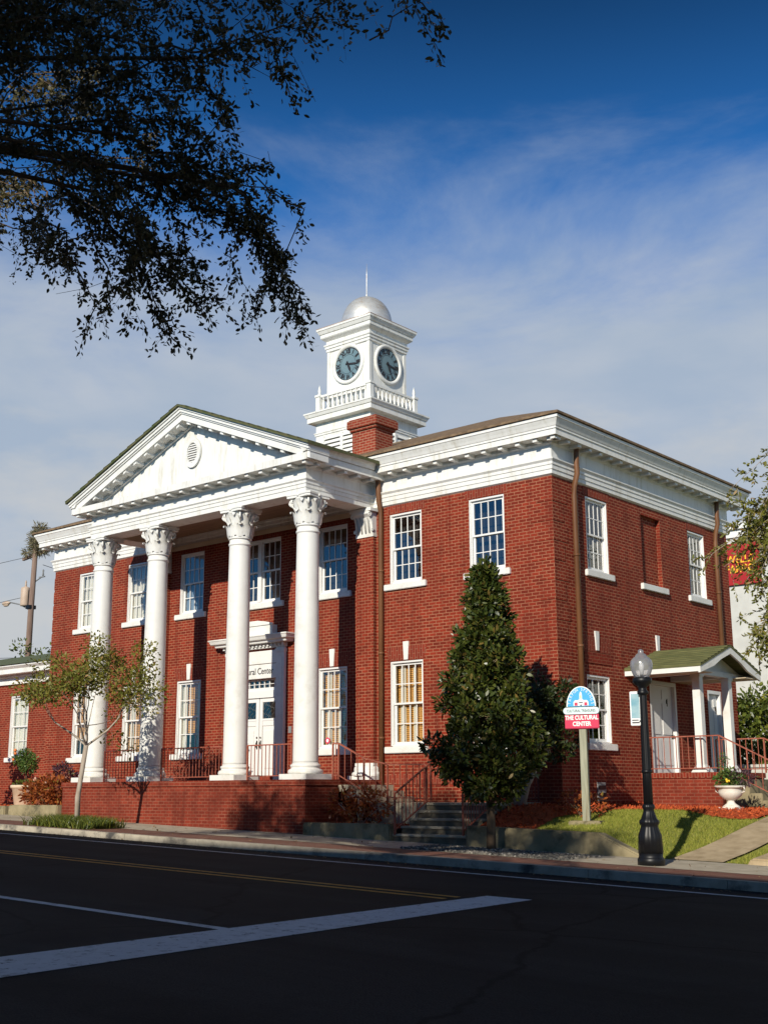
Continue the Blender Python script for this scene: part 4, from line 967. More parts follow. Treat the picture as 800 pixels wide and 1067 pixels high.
# ================================================================== OPPOSITE SIDE OF THE STREET (behind the camera)
def shop(x0,x1,top,mt,label,awn):
    s=thing('shop_building',label,'building',((x0+x1)/2,-28,G((x0+x1)/2))); ox=(x0+x1)/2; oz=G(ox); w=x1-x0
    h=top-oz; n=max(2,int(w/4.2)); ops=[]
    for i in range(n):
        c=-w/2+w*(i+.5)/n
        ops.append((c-1.5,c+1.5,.5,3.0))
        for zz in (4.3,7.2): 
            if zz+1.8<h-.9: ops.append((c-.6,c+.6,zz,zz+1.8))
    m=MB(); wall(m,-w/2,w/2,-.6,h,ops,lambda u,d,z:(-u,-d,z)); m.box(-w/2,w/2,-14,-.33,-.6,h-.05); m.build('wall',mt,s)
    c=MB(); c.box(-w/2,w/2,.002,.25,h-.75,h-.5); c.box(-w/2-.02,w/2+.02,-.4,.12,h+.001,h+.15); c.box(-w/2,w/2,.002,.12,3.35,3.6); c.build('cornice',M['white'],s)
    for a,b,z0,z1 in ops:
        f=MB(); f.box(-b,-b+.06,-.2,-.1,z0,z1); f.box(-a-.06,-a,-.2,-.1,z0,z1); f.box(-b+.06,-a-.06,-.2,-.1,z1-.06,z1); f.box(-b+.06,-a-.06,-.2,-.1,z0,z0+.06); f.box(-(a+b)/2-.025,-(a+b)/2+.025,-.19,-.11,z0+.06,z1-.06); fo_=f.build('window',M['frame'],s)
        p=MB(); p.quad((-b,-.15,z0),(-a,-.15,z0),(-a,-.15,z1),(-b,-.15,z1)); p.build('pane',M['glass'],fo_)
    return s
shop(-22,8,9.35,M['shopbrick'],'brick shop row across the street, facing the left wing',0)
shop(8.02,34,9.3,M['shopcream'],'cream shop building across the street, behind the viewpoint',0)
shop(34.02,70,9.15,M['shopbrick'],'brick shop building across the street, at the far right corner',0)

# ================================================================== STREET FURNITURE
# street lamp
lamp=thing('street_lamp','black fluted street lamp with clear acorn globe on the pavement by the lawn','street lamp',(14.58,-4.5,G(14.58)))
b=MB(); fl=lambda a:1+.035*math.cos(12*a)
k9=.88
b.lathe([(r*k9,z) for r,z in [(.265,0),(.265,.10),(.25,.12),(.235,.14),(.235,.2)]],24)
b.lathe([(r*k9,z) for r,z in [(.235,.2),(.22,.5),(.17,.62),(.16,.66),(.19,.70),(.19,.74),(.15,.78),(.11,.88),(.10,.93),(.12,.96),(.12,1.0),(.09,1.03)]],48,flute=fl)
b.build('base',M['black'],lamp)
p=MB(); p.lathe([(.080,1.02),(.075,1.6),(.062,2.9),(.062,2.95)],32,flute=lambda a:1+.06*math.cos(10*a)); p.lathe([(.085,1.55),(.095,1.58),(.085,1.61)],20); p.build('post',M['black'],lamp)
p=MB(); p.lathe([(.062,2.90),(.10,2.93),(.10,2.97),(.07,3.0),(.075,3.05),(.15,3.11),(.17,3.14),(.17,3.20),(.14,3.22)],24); p.build('collar',M['black'],lamp)
g=MB(); g.lathe([(.125,3.22),(.16,3.28),(.195,3.38),(.20,3.46),(.185,3.52),(.14,3.57),(.11,3.585),(.105,3.60),(.08,3.635),(.045,3.655),(.05,3.68),(.04,3.71),(.0001,3.73)],28); g.build('globe',M['lens'],lamp)
g=MB(); g.lathe([(.03,3.22),(.03,3.32),(.045,3.34),(.05,3.42),(.035,3.47),(.0001,3.48)],12); g.build('bulb',M['bulb'],lamp)
# notice panel hung on the lamp
nt=thing('notice_panel','small framed white notice panel hung on the street lamp post','notice',(14.43,-4.56,G(14.4)+2.37))
n_=MB(); n_.box(-.07,.115,-.02,.02,0,.60); n_.build('panel',M['swhite'],nt,rz=.35,bevel=.008)
n_=MB(); n_.box(-.05,.095,-.024,-.021,.13,.56); n_.build('picture',M['npic'],nt,rz=.35)
n_=MB(); n_.box(-.045,.085,-.024,-.021,.04,.065); n_.box(-.045,.07,-.024,-.021,.085,.105); n_.build('caption',M['sdark'],nt,rz=.35)
for z_ in (.08,.52):
    n_=MB(); n_.bar((.09,0,z_),(.20,.05,z_),.02); n_.build('bracket',M['black'],nt)
# cultural sign
sy=-1.55; sx0=11.54; sgn=thing('cultural_sign','arched blue white and red cultural center sign on a weathered grey post','sign',(sx0,sy,yard_z(sx0,sy)),.30)
zb=yard_z(sx0,sy)
p=MB(); p.box(-.075,.075,-.06,.06,-.3,2.5); p.build('post',M['wood'],sgn,bevel=.008)
f=MB(); f.box(-.34,.34,-.22,.22,-.1,.05); f.build('footing',M['oldconcrete'],sgn,bevel=.02)
S0=Matrix.Translation((0,-.075,0))
def arc(rx,rz,zc,n=28): return [(rx*math.cos(PI*i/n),zc+rz*math.sin(PI*i/n)) for i in range(n+1)]
zA=2.42   # bottom of the arch, local
f=MB(); f.prism(arc(.395,.53,zA),1,-.10,-.062); f.build('arch_border',M['swhite'],sgn)
f=MB(); f.prism(arc(.365,.50,zA+.005),1,-.108,-.101); f.build('arch_panel',M['sblue'],sgn)
f=MB(); f.prism([(-.405,zA-.02)]+[( .39+.09*math.cos(a),zA-.11+.09*math.sin(a)) for a in [PI/2-PI*i/10 for i in range(11)]]+[(-.39-.09*math.cos(a),zA-.11+.09*math.sin(a)) for a in [-PI/2+PI*i/10 for i in range(11)]],1,-.125,-.062); f.build('pill_panel',M['spale'],sgn)
f=MB(); f.box(-.455,.455,-.098,-.062,zA-.575,zA-.19); f.build('red_panel',M['sred'],sgn,bevel=.015)
f=MB()
add_text(f,'CULTURAL TREASURES',.095,Matrix.Translation((0,-.128,zA-.115))@FRONT,sx=.78); f.build('lettering',M['sdark'],sgn)
f=MB()
add_text(f,'THE CULTURAL',.155,Matrix.Translation((0,-.102,zA-.295))@FRONT,sx=.80,bold=.006); add_text(f,'CENTER',.155,Matrix.Translation((0,-.102,zA-.455))@FRONT,sx=.85,bold=.006)
txt='TARPON SPRINGS'
for i,ch in enumerate(txt):
    if ch==' ': continue
    t=PI*(.955-.91*i/(len(txt)-1)); px,pz=.312*math.cos(t),zA+.02+.425*math.sin(t)
    nx,nz=math.cos(t)/.312,math.sin(t)/.425; ang=math.atan2(nx,nz)
    add_text(f,ch,.105,Matrix.Translation((px,-.111,pz))@Matrix.Rotation(ang,4,'Y')@FRONT,sx=.85)
f.build('lettering',M['swhite'],sgn)
# little hall emblem on the arch
f=MB()
f.box(-.20,.20,-.112,-.1085,zA+.02,zA+.12,0); f.prism([(-.20,zA+.12),(.20,zA+.12),(.16,zA+.165),(-.16,zA+.165)],1,-.112,-.1085,0)
f.box(-.06,.06,-.112,-.1085,zA+.165,zA+.19,0); f.prism(arc(.035,.12,zA+.27,10)+[(-.035,zA+.19),(.035,zA+.19)],1,-.112,-.1085,0)
for x0,x1 in ((-.17,-.09),(.09,.17)): f.box(x0,x1,-.115,-.1125,zA+.025,zA+.105,1)
f.prism([(-.05,zA+.09),(.05,zA+.09),(.05,zA+.115),(-.05,zA+.115)],1,-.115,-.1125,2); f.box(-.02,.02,-.115,-.1125,zA+.02,zA+.05,2); f.box(-.013,.013,-.115,-.1125,zA+.21,zA+.29,3)
f.build('emblem',[M['swhite'],M['sred'],M['sdark'],M['sgold']],sgn)
for ch in sgn.children:
    if ch.name.split('.')[0] not in ('post','footing'):
        zc=2.36; ch.scale=(.80,1,.80); ch.location=(0,0,zc*.2-.02)
# urn with plant
ux,uy=12.95,2.30; uz=yard_z(ux,uy)-.0
u=thing('garden_urn','white stone pedestal urn standing in mulch before the porch steps','urn',(ux,uy,uz))
m=MB(); m.box(-.21,.21,-.21,.21,0,.07); m.lathe([(.20,.07),(.17,.10),(.10,.15),(.075,.19),(.09,.21),(.08,.225)],24); m.build('pedestal',M['stone'],u)
m=MB(); m.lathe([(.07,.22),(.16,.25),(.24,.32),(.27,.40),(.26,.46),(.275,.48),(.33,.50),(.34,.525),(.33,.54),(.26,.53),(.24,.47)],32,flute=lambda a:1+.012*math.cos(14*a)); m.build('bowl',M['stone'],u)
for s in (-1,1):
    m=MB(); m.tube([(s*.27,0,.38),(s*.335,0,.42),(s*.345,0,.48),(s*.31,0,.52)],.022,6); m.build('handle',M['stone'],u)
fp=thing('flowering_plant','mixed green and reddish plant with a yellow flower growing in the white urn','plant',(ux,uy,uz+.5))
c,d=clumps([(-.1,0,.16),(.14,.02,.14),(0,-.05,.22)],[(.24,.2,.2),(.26,.2,.18),(.2,.2,.22)],[300,240,240],.2); link(leaf_mesh('foliage',c,.085,M['lf_green'],d,.35),'foliage',fp)
c,d=clumps([(.28,.05,.22)],[(.30,.22,.22)],[320],.2); link(leaf_mesh('red_foliage',c,.08,M['lf_purple'],d,.3),'red_foliage',fp)
c,d=clumps([(-.13,0,.55)],[(.12,.1,.25)],[180],.1); link(leaf_mesh('spike',c,.06,M['lf_green'],d,.3),'spike',fp)
m=MB(); 
for q in ((.04,-.25,.17),(.09,-.24,.14),(.06,-.26,.13)):
    m=MB(); m.ellips(q,(.032,.025,.028),8,5); m.build('flower',M['yellowfl'],fp)
# planter and topiary (left)
px,py,pz=-8.78,-1.5,-.49
pt=thing('flower_pot','large cream pot on red mulch left of the terrace','pot',(px,py,pz))
m=MB(); m.lathe([(.29,0),(.31,.02),(.40,.54),(.45,.56),(.46,.63),(.43,.65),(.39,.63),(.38,.56)],32); m.build('bowl',M['terracotta'],pt)
m=MB(); m.lathe([(.0001,.58),(.385,.58)],24); m.build('potting_soil',M['soil'],pt)
tp=thing('topiary','small round topiary with orange flowers standing in the cream pot','plant',(px,py,pz+.58))
m=MB(); m.tube([(0,0,0),(.02,0,.4),(0,0,.85)],.02,6); m.build('stem',M['darkbark'],tp)
c,d=clumps([(-.1,0,.80),(.22,0,.78),(0,-.05,.95),(-.32,0,.85),(.1,0,.62)],[(.27,.26,.22)]*5,[210]*5,.3); link(leaf_mesh('foliage',c,.09,M['lf_green'],d,.5),'foliage',tp)
c,d=clumps([(0,0,.06)],[(.42,.40,.14)],[420],.2); link(leaf_mesh('underplanting',c,.09,M['lf_hedge'],d,.4),'underplanting',tp)
m=MB()
for q in ((-.36,-.2,1.05),(-.44,-.2,.86),(-.30,-.25,1.14)):
    m=MB(); m.ellips(q,(.06,.05,.05),7,4,jit=.4); m.build('flower',M['flower'],tp)

# ================================================================== PLANTS
def shrub(name,label,cat,loc,cl,rad,per,size,mt,asp=.45,stems=6,shell=.3,stemcol='darkbark',top=.5):
    t=thing(name,label,cat,loc); m=MB()
    for i in range(stems):
        a=rng.random()*2*PI; c=cl[i%len(cl)]
        m.tube([(.08*math.cos(a),.08*math.sin(a),-.05),(c[0]*.5+.05*math.cos(a),c[1]*.5+.05*math.sin(a),c[2]*.5),(c[0]+.1*math.cos(a),c[1]+.1*math.sin(a),c[2])],[.02,.014,.006],5)
    m.build('stem',M[stemcol],t)
    c,d=clumps(cl,rad,per,shell); link(leaf_mesh('foliage',c,size,M[mt],d,asp),'foliage',t); return t
shrub('croton_shrub','red and orange leaved shrub at the left end of the terrace','shrub',(-6.7,-2.1,-.5),[(-.55,0,.42),(.05,.1,.55),(.6,0,.45),(0,-.2,.3)],[(.55,.45,.4)]*4,[420]*4,.13,'lf_red')
shrub('croton_shrub','sparse orange leaved shrub behind the low wall left of the steps','shrub',(5.95,-2.3,-.86),[(-.55,0,.5),(0,.05,.62),(.5,0,.45),(.1,-.15,.3)],[(.45,.35,.36)]*4,[190]*4,.11,'lf_red',stems=10,stemcol='bark')
shrub('purple_shrub','small purple leaved plant against the brick wall beside the pot','shrub',(-8.0,-.7,-.5),[(0,0,1.0),(.25,0,.8)],[(.4,.3,.35)]*2,[260]*2,.12,'lf_purple')
shrub('plum_shrub','tall dark plum coloured shrub at the left edge of the photo','shrub',(-12.3,-.9,-.5),[(0,0,.6),(-.1,0,1.3),(-.1,.1,1.9),(-.4,.1,2.4),(-.6,0,1.1)],[(.55,.45,.6)]*5,[520]*5,.14,'lf_dark')
# liriope grass clump round the young tree
P=np.column_stack([rng.normal(-.75,.70,4200).clip(-2.0,.45),rng.normal(-5.35,.30,4200).clip(-6.0,-4.8),np.zeros(4200)]); P[:,2]=[G(x) for x in P[:,0]]
tag(link(blades('border_grass',P,.24,.012,M['lf_hedge'],.6),'border_grass'),'clump of long green border grass around the young tree','grass',kind='stuff')
# branching helper
def grow(mb, p, d, L, r, depth, tips, spread=.55, up=.15, n=2, shrink=.72):
    p=Vector(p); d=Vector(d).normalized(); pts=[p]; rs=[r]
    for i in range(3):
        d=(d+Vector(rng.normal(size=3))*.10+Vector((0,0,up*.3))).normalized(); pts.append(pts[-1]+d*L/3); rs.append(r*(1-.12*(i+1)))
    mb.tube(pts,rs,max(4,7-(3-depth)) if depth>0 else 4,cap=False)
    if depth==0: tips.append((pts[-1],d)); return
    if depth<=1: tips.append((pts[2],d))
    for k in range(n+(1 if rng.random()<.35 else 0)):
        nd=(d+Vector(rng.normal(size=3))*spread+Vector((0,0,up))).normalized()
        grow(mb,pts[-1],nd,L*shrink*(.8+.4*rng.random()),rs[-1]*.68,depth-1,tips,spread,up,n,shrink)
# young crape myrtle (left)
ct=thing('young_tree','young pale trunked tree with sparse yellow green leaves before the terrace','tree',(-1.0,-5.3,G(-1)))
m=MB(); tips=[]; m.tube([(0.25,0,0),(.22,0,.7),(.34,0,1.35),(.46,0,1.98)],[.075,.066,.06,.058],10)
for k in range(4):
    a=2*PI*k/4+.7; grow(m,(.46,0,1.95),(.85*math.cos(a),.85*math.sin(a),.72),1.0,.030,3,tips,.66,.09)
grow(m,(.46,0,1.95),(-.15,.1,1),.85,.032,3,tips,.5,.14); grow(m,(.46,0,1.9),(.25,-.2,1),.8,.028,3,tips,.5,.12)
m.build('trunk',M['bark'],ct)
tp_=[t for t in tips]
C_=[np.array(t[0]) for t in tp_]
C_=[c for c in C_ if c[2]>1.9]; nn=len(C_)
c,d=clumps(C_,[(.40,.40,.26)]*nn,[68]*nn,.1)
ok=(c[:,2]<4.85); link(leaf_mesh('crown',c[ok],.088,M['lf_crape'],d[ok],.5),'crown',ct)
# magnolia
mg=thing('magnolia_tree','dense cone shaped dark green magnolia tree standing before the right wing','tree',(10.60,-3.65,G(10.6)))
m=MB(); m.tube([(0,0,-.1),(.01,0,.6),(-.02,.02,1.4),(0,0,3.0),(0,0,5.2)],[.10,.085,.08,.05,.015],10); 
cl=[];rd=[]
for i in range(150):
    z=1.12+4.48*(i/149)**1.15; t=(z-1.12)/4.48
    R=1.10*min(1,(.50+2.8*t) if t<.18 else 1)*(1-max(0,t-.18)/.83)**.82
    a=i*2.39996+rng.normal()*.2; q=R*(.35+.65*rng.random()**.5)*(1+.12*math.sin(a*3+z*2.3))
    p=(q*math.cos(a)-.02,q*math.sin(a),z+rng.normal()*.08); cl.append(p); rd.append((.25,.25,.21))
    if i%2==0: m.tube([(0,0,z-.25),(p[0]*.5,p[1]*.5,z-.1),p],[.022,.014,.005],4,cap=False)
m.build('trunk',M['darkbark'],mg)
for i in range(26): cl.append((rng.normal()*.28,rng.normal()*.28,1.35+i*.115)); rd.append((.3,.3,.25))
cl.append((0,0,5.55)); rd.append((.12,.12,.25)); cl.append((.05,0,5.75)); rd.append((.06,.06,.2))
c,d=clumps(cl,rd,[165]*150+[120]*26+[60,26],.1); d[:,2]+=.3
link(leaf_mesh('crown',c,.115,M['lf_mag'],d,.44,jit=.5),'crown',mg)
# round multi-stem tree behind it
bt=thing('round_tree','bushy dark tree with forked pale trunks at the corner behind the magnolia','tree',(9.62,-1.15,-.5))
m=MB()
for tip in ((-.35,-.1,1.0),(.12,0,1.2),(.62,-.02,1.15),(.4,.25,1.3)): m.tube([(-.05+tip[0]*.06,0,-.1),(tip[0]*.35,tip[1]*.4,.55),tip,(tip[0]*1.2,tip[1],2.3)],[.085,.07,.05,.02],8)
m.build('trunk',M['bark'],bt)
cl=[];rd=[]
for i in range(60):
    v=rng.normal(size=3); v/=np.linalg.norm(v); q=rng.random()**.4
    cl.append((v[0]*.80*q+.62,v[1]*.55*q+.1,1.98+v[2]*.92*q)); rd.append((.28,.26,.24))
c,d=clumps(cl,rd,[115]*60,.1); link(leaf_mesh('crown',c,.105,M['lf_bush'],d,.5),'crown',bt)
for lx,ly in ((9.9,-1.9),(11.2,-.7)):
    pass
shrub('croton_shrub','small reddish shrub at the foot of the forked pale trunks','shrub',(11.0,-.75,-.66),[(-.3,0,.3),(.2,0,.25)],[(.35,.3,.3)]*2,[150]*2,.09,'lf_red')
# hedge by the far porch
hd=thing('hedge','sunlit green hedge behind the side porch','hedge',(12.9,10.2,-.7))
cl=[];rd=[]
for i in range(200): cl.append((rng.uniform(-3.9,4),rng.uniform(-.6,.6),rng.uniform(.3,3.3))); rd.append((.5,.5,.45))
c,d=clumps(cl,rd,[130]*200,.1); link(leaf_mesh('foliage',c,.14,M['lf_hedge'],d,.55),'foliage',hd)
m=MB()
for i in range(9): m.tube([(-3.6+i*.9,0,-.1),(-3.5+i*.9,.05,1.2),(-3.6+i*.9,0,2.8)],[.05,.04,.015],6)
m.build('stem',M['darkbark'],hd)
# right-hand tree whose sprays hang into the picture
rt=thing('elm_tree','slender tree at the right edge with drooping sprays of small leaves','tree',(18.4,-2.2,G(18.4)))
m=MB(); LP=[];LD=[]
m.tube([(0,0,-.1),(.05,0,1.5),(-.05,.1,3.2),(-.2,.1,5.0),(-.4,.2,7.2)],[.11,.10,.085,.06,.03],10)
def spray(m,LP,LD,pts,n_sub=9,sub=.55,leaf_n=7,r=.016,droop=.35,tw=None):
    P=[Vector(p) for p in pts]
    if tw:
        Q=[P[0]]
        for a,b in zip(P[:-1],P[1:]):
            l=(b-a).length; Q += [a+(b-a)*.33+Vector(rng.normal(size=3))*l*.07, a+(b-a)*.67+Vector(rng.normal(size=3))*l*.07, b]
        P=Q
    m.tube(P,[r*(1-.75*i/(len(P)-1)) for i in range(len(P))],5,cap=False)
    segs=[(P[i],P[i+1]) for i in range(len(P)-1)]; tot=sum((b-a).length for a,b in segs)
    for k in range(n_sub):
        t=(k+.6+rng.random()*.4)/n_sub*tot*.98; acc=0
        for a,b in segs:
            l=(b-a).length
            if acc+l>=t: p=a+(b-a)*((t-acc)/l); d=(b-a).normalized(); break
            acc+=l
        nd=(d*.55+Vector(rng.normal(size=3))*.62+Vector((0,0,-droop))).normalized(); L=sub*(.35+rng.random()*.9)
        q=[p,p+nd*L*.5+Vector((0,0,-.02)),p+nd*L+Vector((0,0,-.09*L/.5))]
        t0=tw or r*.35; m.tube(q,[t0,t0*.8,t0*.4],4,cap=False)
        for j in range(leaf_n):
            u=(j+1)/leaf_n; x=q[0]*(1-u)**2+q[1]*2*u*(1-u)+q[2]*u*u
            LP.append(np.array(x)+rng.normal(size=3)*(.02 if tw else .012)); LD.append(np.array(nd)+rng.normal(size=3)*.7)
base=Vector((18.4,-2.2,G(18.4)))
def rel(p): return tuple(Vector(p)-base)
ends=[((18.2,-2.1,5.4),(16.9,-2.4,5.4),(15.9,-2.6,4.6)),((18.2,-2.1,5.2),(16.8,-2.3,4.9),(15.35,-2.5,4.05)),((18.2,-2.1,4.9),(17.2,-2.4,4.4),(16.5,-2.6,3.0)),((18.2,-2.1,4.4),(17.1,-2.3,4.3),(16.3,-2.5,2.75)),
      ((18.2,-2.1,4.4),(17.3,-2.3,4.2),(16.75,-2.5,2.6)),((18.2,-2.1,5.2),(17.3,-2.3,5.3),(16.5,-2.5,4.0)),((18.2,-2.1,5.0),(17.4,-2.2,5.2),(16.2,-2.3,5.0)),((18.3,-2.1,4.0),(17.2,-2.2,3.6),(16.6,-2.4,2.6)),((18.2,-2.1,5.0),(17.0,-2.2,4.9),(16.1,-2.3,3.7)),((18.2,-2.1,4.4),(17.2,-2.4,3.9),(16.4,-2.7,2.3)),((18.2,-2.1,4.6),(17.3,-2.3,4.4),(16.6,-2.5,3.2)),((18.2,-2.1,4.2),(17.3,-2.3,3.9),(16.8,-2.5,2.4)),((18.1,-2.1,6.5),(19.2,-1.3,7.2),(20.2,-1.0,6.3)),((18.2,-2.1,5.5),(18.6,-.9,6.4),(18.9,.3,5.8)),((18.2,-2.1,5.5),(18.5,-3.3,6.2),(18.7,-4.4,5.5))]
for e_ in ends:
    for rep in range(2 if e_[2][0]<15.5 else 9):
        j=Vector(rng.normal(size=3))*.30*(rep>0); spray(m,LP,LD,[rel(e_[0])]+[tuple(Vector(rel(q))+j) for q in e_[1:]],22,.50,26,.014,.35)
m.build('trunk',M['bark'],rt); link(leaf_mesh('crown',np.array(LP),.085,M['lf_crape'],np.array(LD),.42),'crown',rt)

# live oak whose boughs hang over the street at upper left
ob=Vector((15.6,-22.6,G(15.6)))
ok_=thing('oak_tree','large live oak with dark drooping boughs hanging over the street at upper left','tree',ob)
m=MB(); LP=[];LD=[]
R_=lambda p: tuple(Vector(p)-ob)
m.tube([R_(p) for p in ((15.6,-22.6,-1.5),(15.6,-22.6,.5),(15.7,-22.4,2.6),(15.6,-22.3,4.6),(15.4,-22.3,6.6),(15.0,-22.1,8.6))],[.42,.34,.30,.25,.17,.08],14)
BOUGHS=[
  (((17.45,-20.0,4.59),(18.23,-19.71,4.72),(18.96,-19.51,4.75),(19.49,-19.27,4.79),(19.94,-19.16,4.83),(20.39,-19.08,4.86),(20.69,-19.02,4.91)),44,0.42,12),
  (((18.07,-20.38,4.85),(18.8,-19.96,4.96),(19.39,-19.62,5.02),(19.97,-19.37,5.07),(20.52,-19.13,5.04)),46,0.45,12),
  (((18.87,-19.99,4.7),(19.33,-19.79,4.74),(19.65,-19.49,4.65),(19.96,-19.35,4.69),(20.16,-19.24,4.62),(20.13,-19.14,4.48),(20.12,-19.04,4.36)),26,0.20,9),
  (((17.71,-20.13,4.28),(18.38,-19.79,4.4),(18.84,-19.56,4.44),(19.18,-19.29,4.43),(19.38,-19.12,4.32),(19.52,-18.99,4.15)),44,0.36,12),
  (((15.44,-18.96,6.08),(16.52,-18.83,6.0),(17.83,-19.04,5.49),(19.32,-19.53,4.48),(19.59,-19.39,4.48),(19.67,-19.23,4.41)),40,0.34,12),
  (((14.55,-18.42,5.82),(15.66,-18.04,5.79),(17.01,-18.13,5.42),(18.23,-18.37,4.74),(19.19,-18.71,4.19),(19.44,-18.56,4.12),(19.6,-18.48,4.01)),44,0.30,12),
  (((18.19,-19.5,4.45),(18.6,-19.11,4.23),(18.77,-18.88,4.0),(18.84,-18.75,3.72),(18.84,-18.61,3.5)),30,0.28,11),
  (((18.56,-19.09,4.37),(18.94,-18.81,4.16),(19.13,-18.6,3.95),(19.26,-18.46,3.72),(19.34,-18.35,3.44),(19.41,-18.15,3.21)),36,0.28,11),
  (((18.78,-18.9,4.25),(19.04,-18.67,4.14),(19.2,-18.5,3.92),(19.35,-18.37,3.72),(19.32,-18.24,3.49)),24,0.26,11),
  (((15.2,-18.39,5.81),(16.4,-18.4,5.19),(18.22,-19.19,3.94),(18.26,-19.06,3.6),(18.11,-19.08,3.33),(18.04,-19.08,3.18)),34,0.28,11),
  (((18.19,-19.49,4.22),(18.39,-19.2,4.0),(18.5,-19.0,3.7),(18.5,-18.82,3.45),(18.56,-18.72,3.15)),34,0.28,11),
  (((18.48,-19.35,4.1),(18.67,-19.06,3.85),(18.75,-18.94,3.57),(18.85,-18.7,3.4),(19.03,-18.63,3.35)),26,0.24,10),
  (((15.3,-18.82,5.5),(16.0,-18.63,5.19),(16.88,-18.78,4.61),(18.29,-19.44,3.65),(18.38,-19.31,3.4),(18.4,-19.16,3.23)),30,0.28,11),
  (((15.06,-18.68,5.39),(15.76,-18.58,5.19),(16.35,-18.53,4.78),(17.95,-19.29,3.82)),20,0.26,11),
  (((18.58,-19.91,4.2),(18.79,-19.67,4.08),(18.97,-19.38,3.81),(18.92,-19.25,3.56),(18.75,-19.28,3.31)),24,0.26,11),
  (((18.91,-19.53,4.32),(19.17,-19.27,4.19),(19.37,-19.1,4.08),(19.52,-18.92,4.07),(19.64,-18.83,4.11)),26,0.24,10),
  (((17.9,-20.3,5.11),(18.42,-20.03,5.25),(18.93,-19.76,5.31),(19.43,-19.49,5.29)),34,0.45,12),
  (((18.75,-20.74,4.38),(19.21,-20.44,4.6),(19.5,-20.21,4.59),(19.73,-20.03,4.71)),34,0.40,12),
  (((15.22,-18.82,6.03),(16.13,-18.58,5.99),(17.13,-18.64,5.7),(19.23,-19.7,4.33),(19.31,-19.51,4.25)),32,0.34,12),
  (((20.74,-19.09,5.03),(20.92,-18.94,4.87),(21.02,-18.77,4.77),(21.08,-18.62,4.66)),9,0.10,7),
  (((19.57,-19.42,4.68),(19.65,-19.27,4.43),(19.66,-19.17,4.33)),10,0.20,9),
  (((19.31,-18.82,4.07),(19.38,-18.55,3.81),(19.38,-18.41,3.6),(19.45,-18.25,3.45),(19.45,-18.15,3.29)),18,0.18,9),
  (((18.7,-20.73,4.68),(19.17,-20.36,4.83),(19.59,-20.09,4.95)),26,0.45,12),
]
for pts,n_,l_,k_ in BOUGHS:
    p0=Vector((15.6,-22.35,4.2)); st_=Vector(pts[0]); mid=(p0+st_)/2+Vector((0,0,.35))
    m.tube([R_(p0),R_(mid),R_(st_)],[.035,.022,.012],6,cap=False)
    spray(m,LP,LD,[R_(q) for q in pts],int(n_*1.5),l_*.8,k_*2,.011,.6,.0016)
    spray(m,LP,LD,[R_(Vector(q)+Vector(rng.normal(size=3)*.16)) for q in pts[:-1]],int(n_*.65),l_*.8,k_*2,.006,.55,.0016)
LP=np.array(LP);LD=np.array(LD)
# upper crown, whose gaps dapple the terrace and steps
cl=[];rd=[]
for i in range(195):
    x=rng.uniform(8.3,18.6); y=rng.uniform(-23,-20); z=rng.uniform(7.6,9.75 if x>11 else 9.0) if x<17 else rng.uniform(7.5,8.3)+.49*(-21.5-y)
    cl.append(R_((x,y,z))); q=rng.uniform(.35,.7); rd.append((q,q,q*.7))
    if i%3==0:
        a=Vector(R_((15.4,-22.2,6.8+.1*(i%5)))); b=Vector(cl[-1]); m.tube([a,(a+b)/2+Vector((0,0,.3)),b],[.06,.04,.015],5,cap=False)
c,d=clumps(cl,rd,[95]*195,.1)
m.build('trunk',M['darkbark'],ok_)
link(leaf_mesh('crown',LP,.041,M['lf_oak'],LD,.50),'crown',ok_)
link(leaf_mesh('upper_crown',c,.13,M['lf_oak'],d,.5),'upper_crown',ok_)

# distant tree behind the annex
dt=thing('background_tree','green tree crown rising behind the annex roof at left','tree',(-19.5,7.5,-.4))
m=MB(); m.tube([(0,0,-.3),(.1,0,2.5),(0,.1,5.5)],[.18,.14,.05],8)
cl=[];rd=[]
for i in range(34): cl.append((rng.normal()*1.1,rng.normal()*.8,rng.uniform(3.2,6.6))); rd.append((.5,.5,.4))
for q in cl[::3]: m.tube([(.05,0,2.6),((q[0])*.5,q[1]*.5,q[2]*.8),q],[.06,.03,.01],4,cap=False)
m.build('trunk',M['darkbark'],dt)
c,d=clumps(cl,rd,[75]*34,.1); link(leaf_mesh('crown',c,.16,M['lf_hedge'],d,.5),'crown',dt)

# utility pole with nest, transformer, lamp arm and wires
up=thing('utility_pole','wooden utility pole with transformer and street light left of the town hall','utility pole',(-20.5,6,-.5))
m=MB(); m.tube([(0,0,-.5),(.03,0,4),(.06,0,8),(.14,0,11.1)],[.16,.145,.125,.105],12); m.build('pole',M['polewood'],up)
m=MB(); m.bar((-1.05,.18,10.55),(.95,.18,10.75),.10,.12); m.build('crossarm',M['polewood'],up)
m=MB(); m.lathe([(.02,8.35),(.19,8.37),(.20,8.42),(.20,9.12),(.18,9.18),(.06,9.22),(.05,9.25)],16,(-.36,-.05,0)); m.lathe([(.03,9.24),(.05,9.30),(.03,9.36),(.045,9.42),(.02,9.5)],8,(-.36,-.05,0)); tk=m.build('transformer',M['tank'],up)
m=MB(); m.box(-.2,-.04,-.04,.04,8.3,9.05); m.box(-.10,.18,-.17,.17,8.2,8.36); m.build('bracket',M['black'],up)
m=MB(); m.tube([(0,0,8.15),(-.6,-.1,8.45),(-1.25,-.2,8.6)],.03,6); la=m.build('lamp_arm',M['vent'],up)
m=MB(); m.ellips((-1.5,-.24,8.58),(.30,.13,.09),12,6); m.ellips((-1.5,-.24,8.50),(.20,.09,.07),10,5); m.build('lamp_head',M['tank'],la)
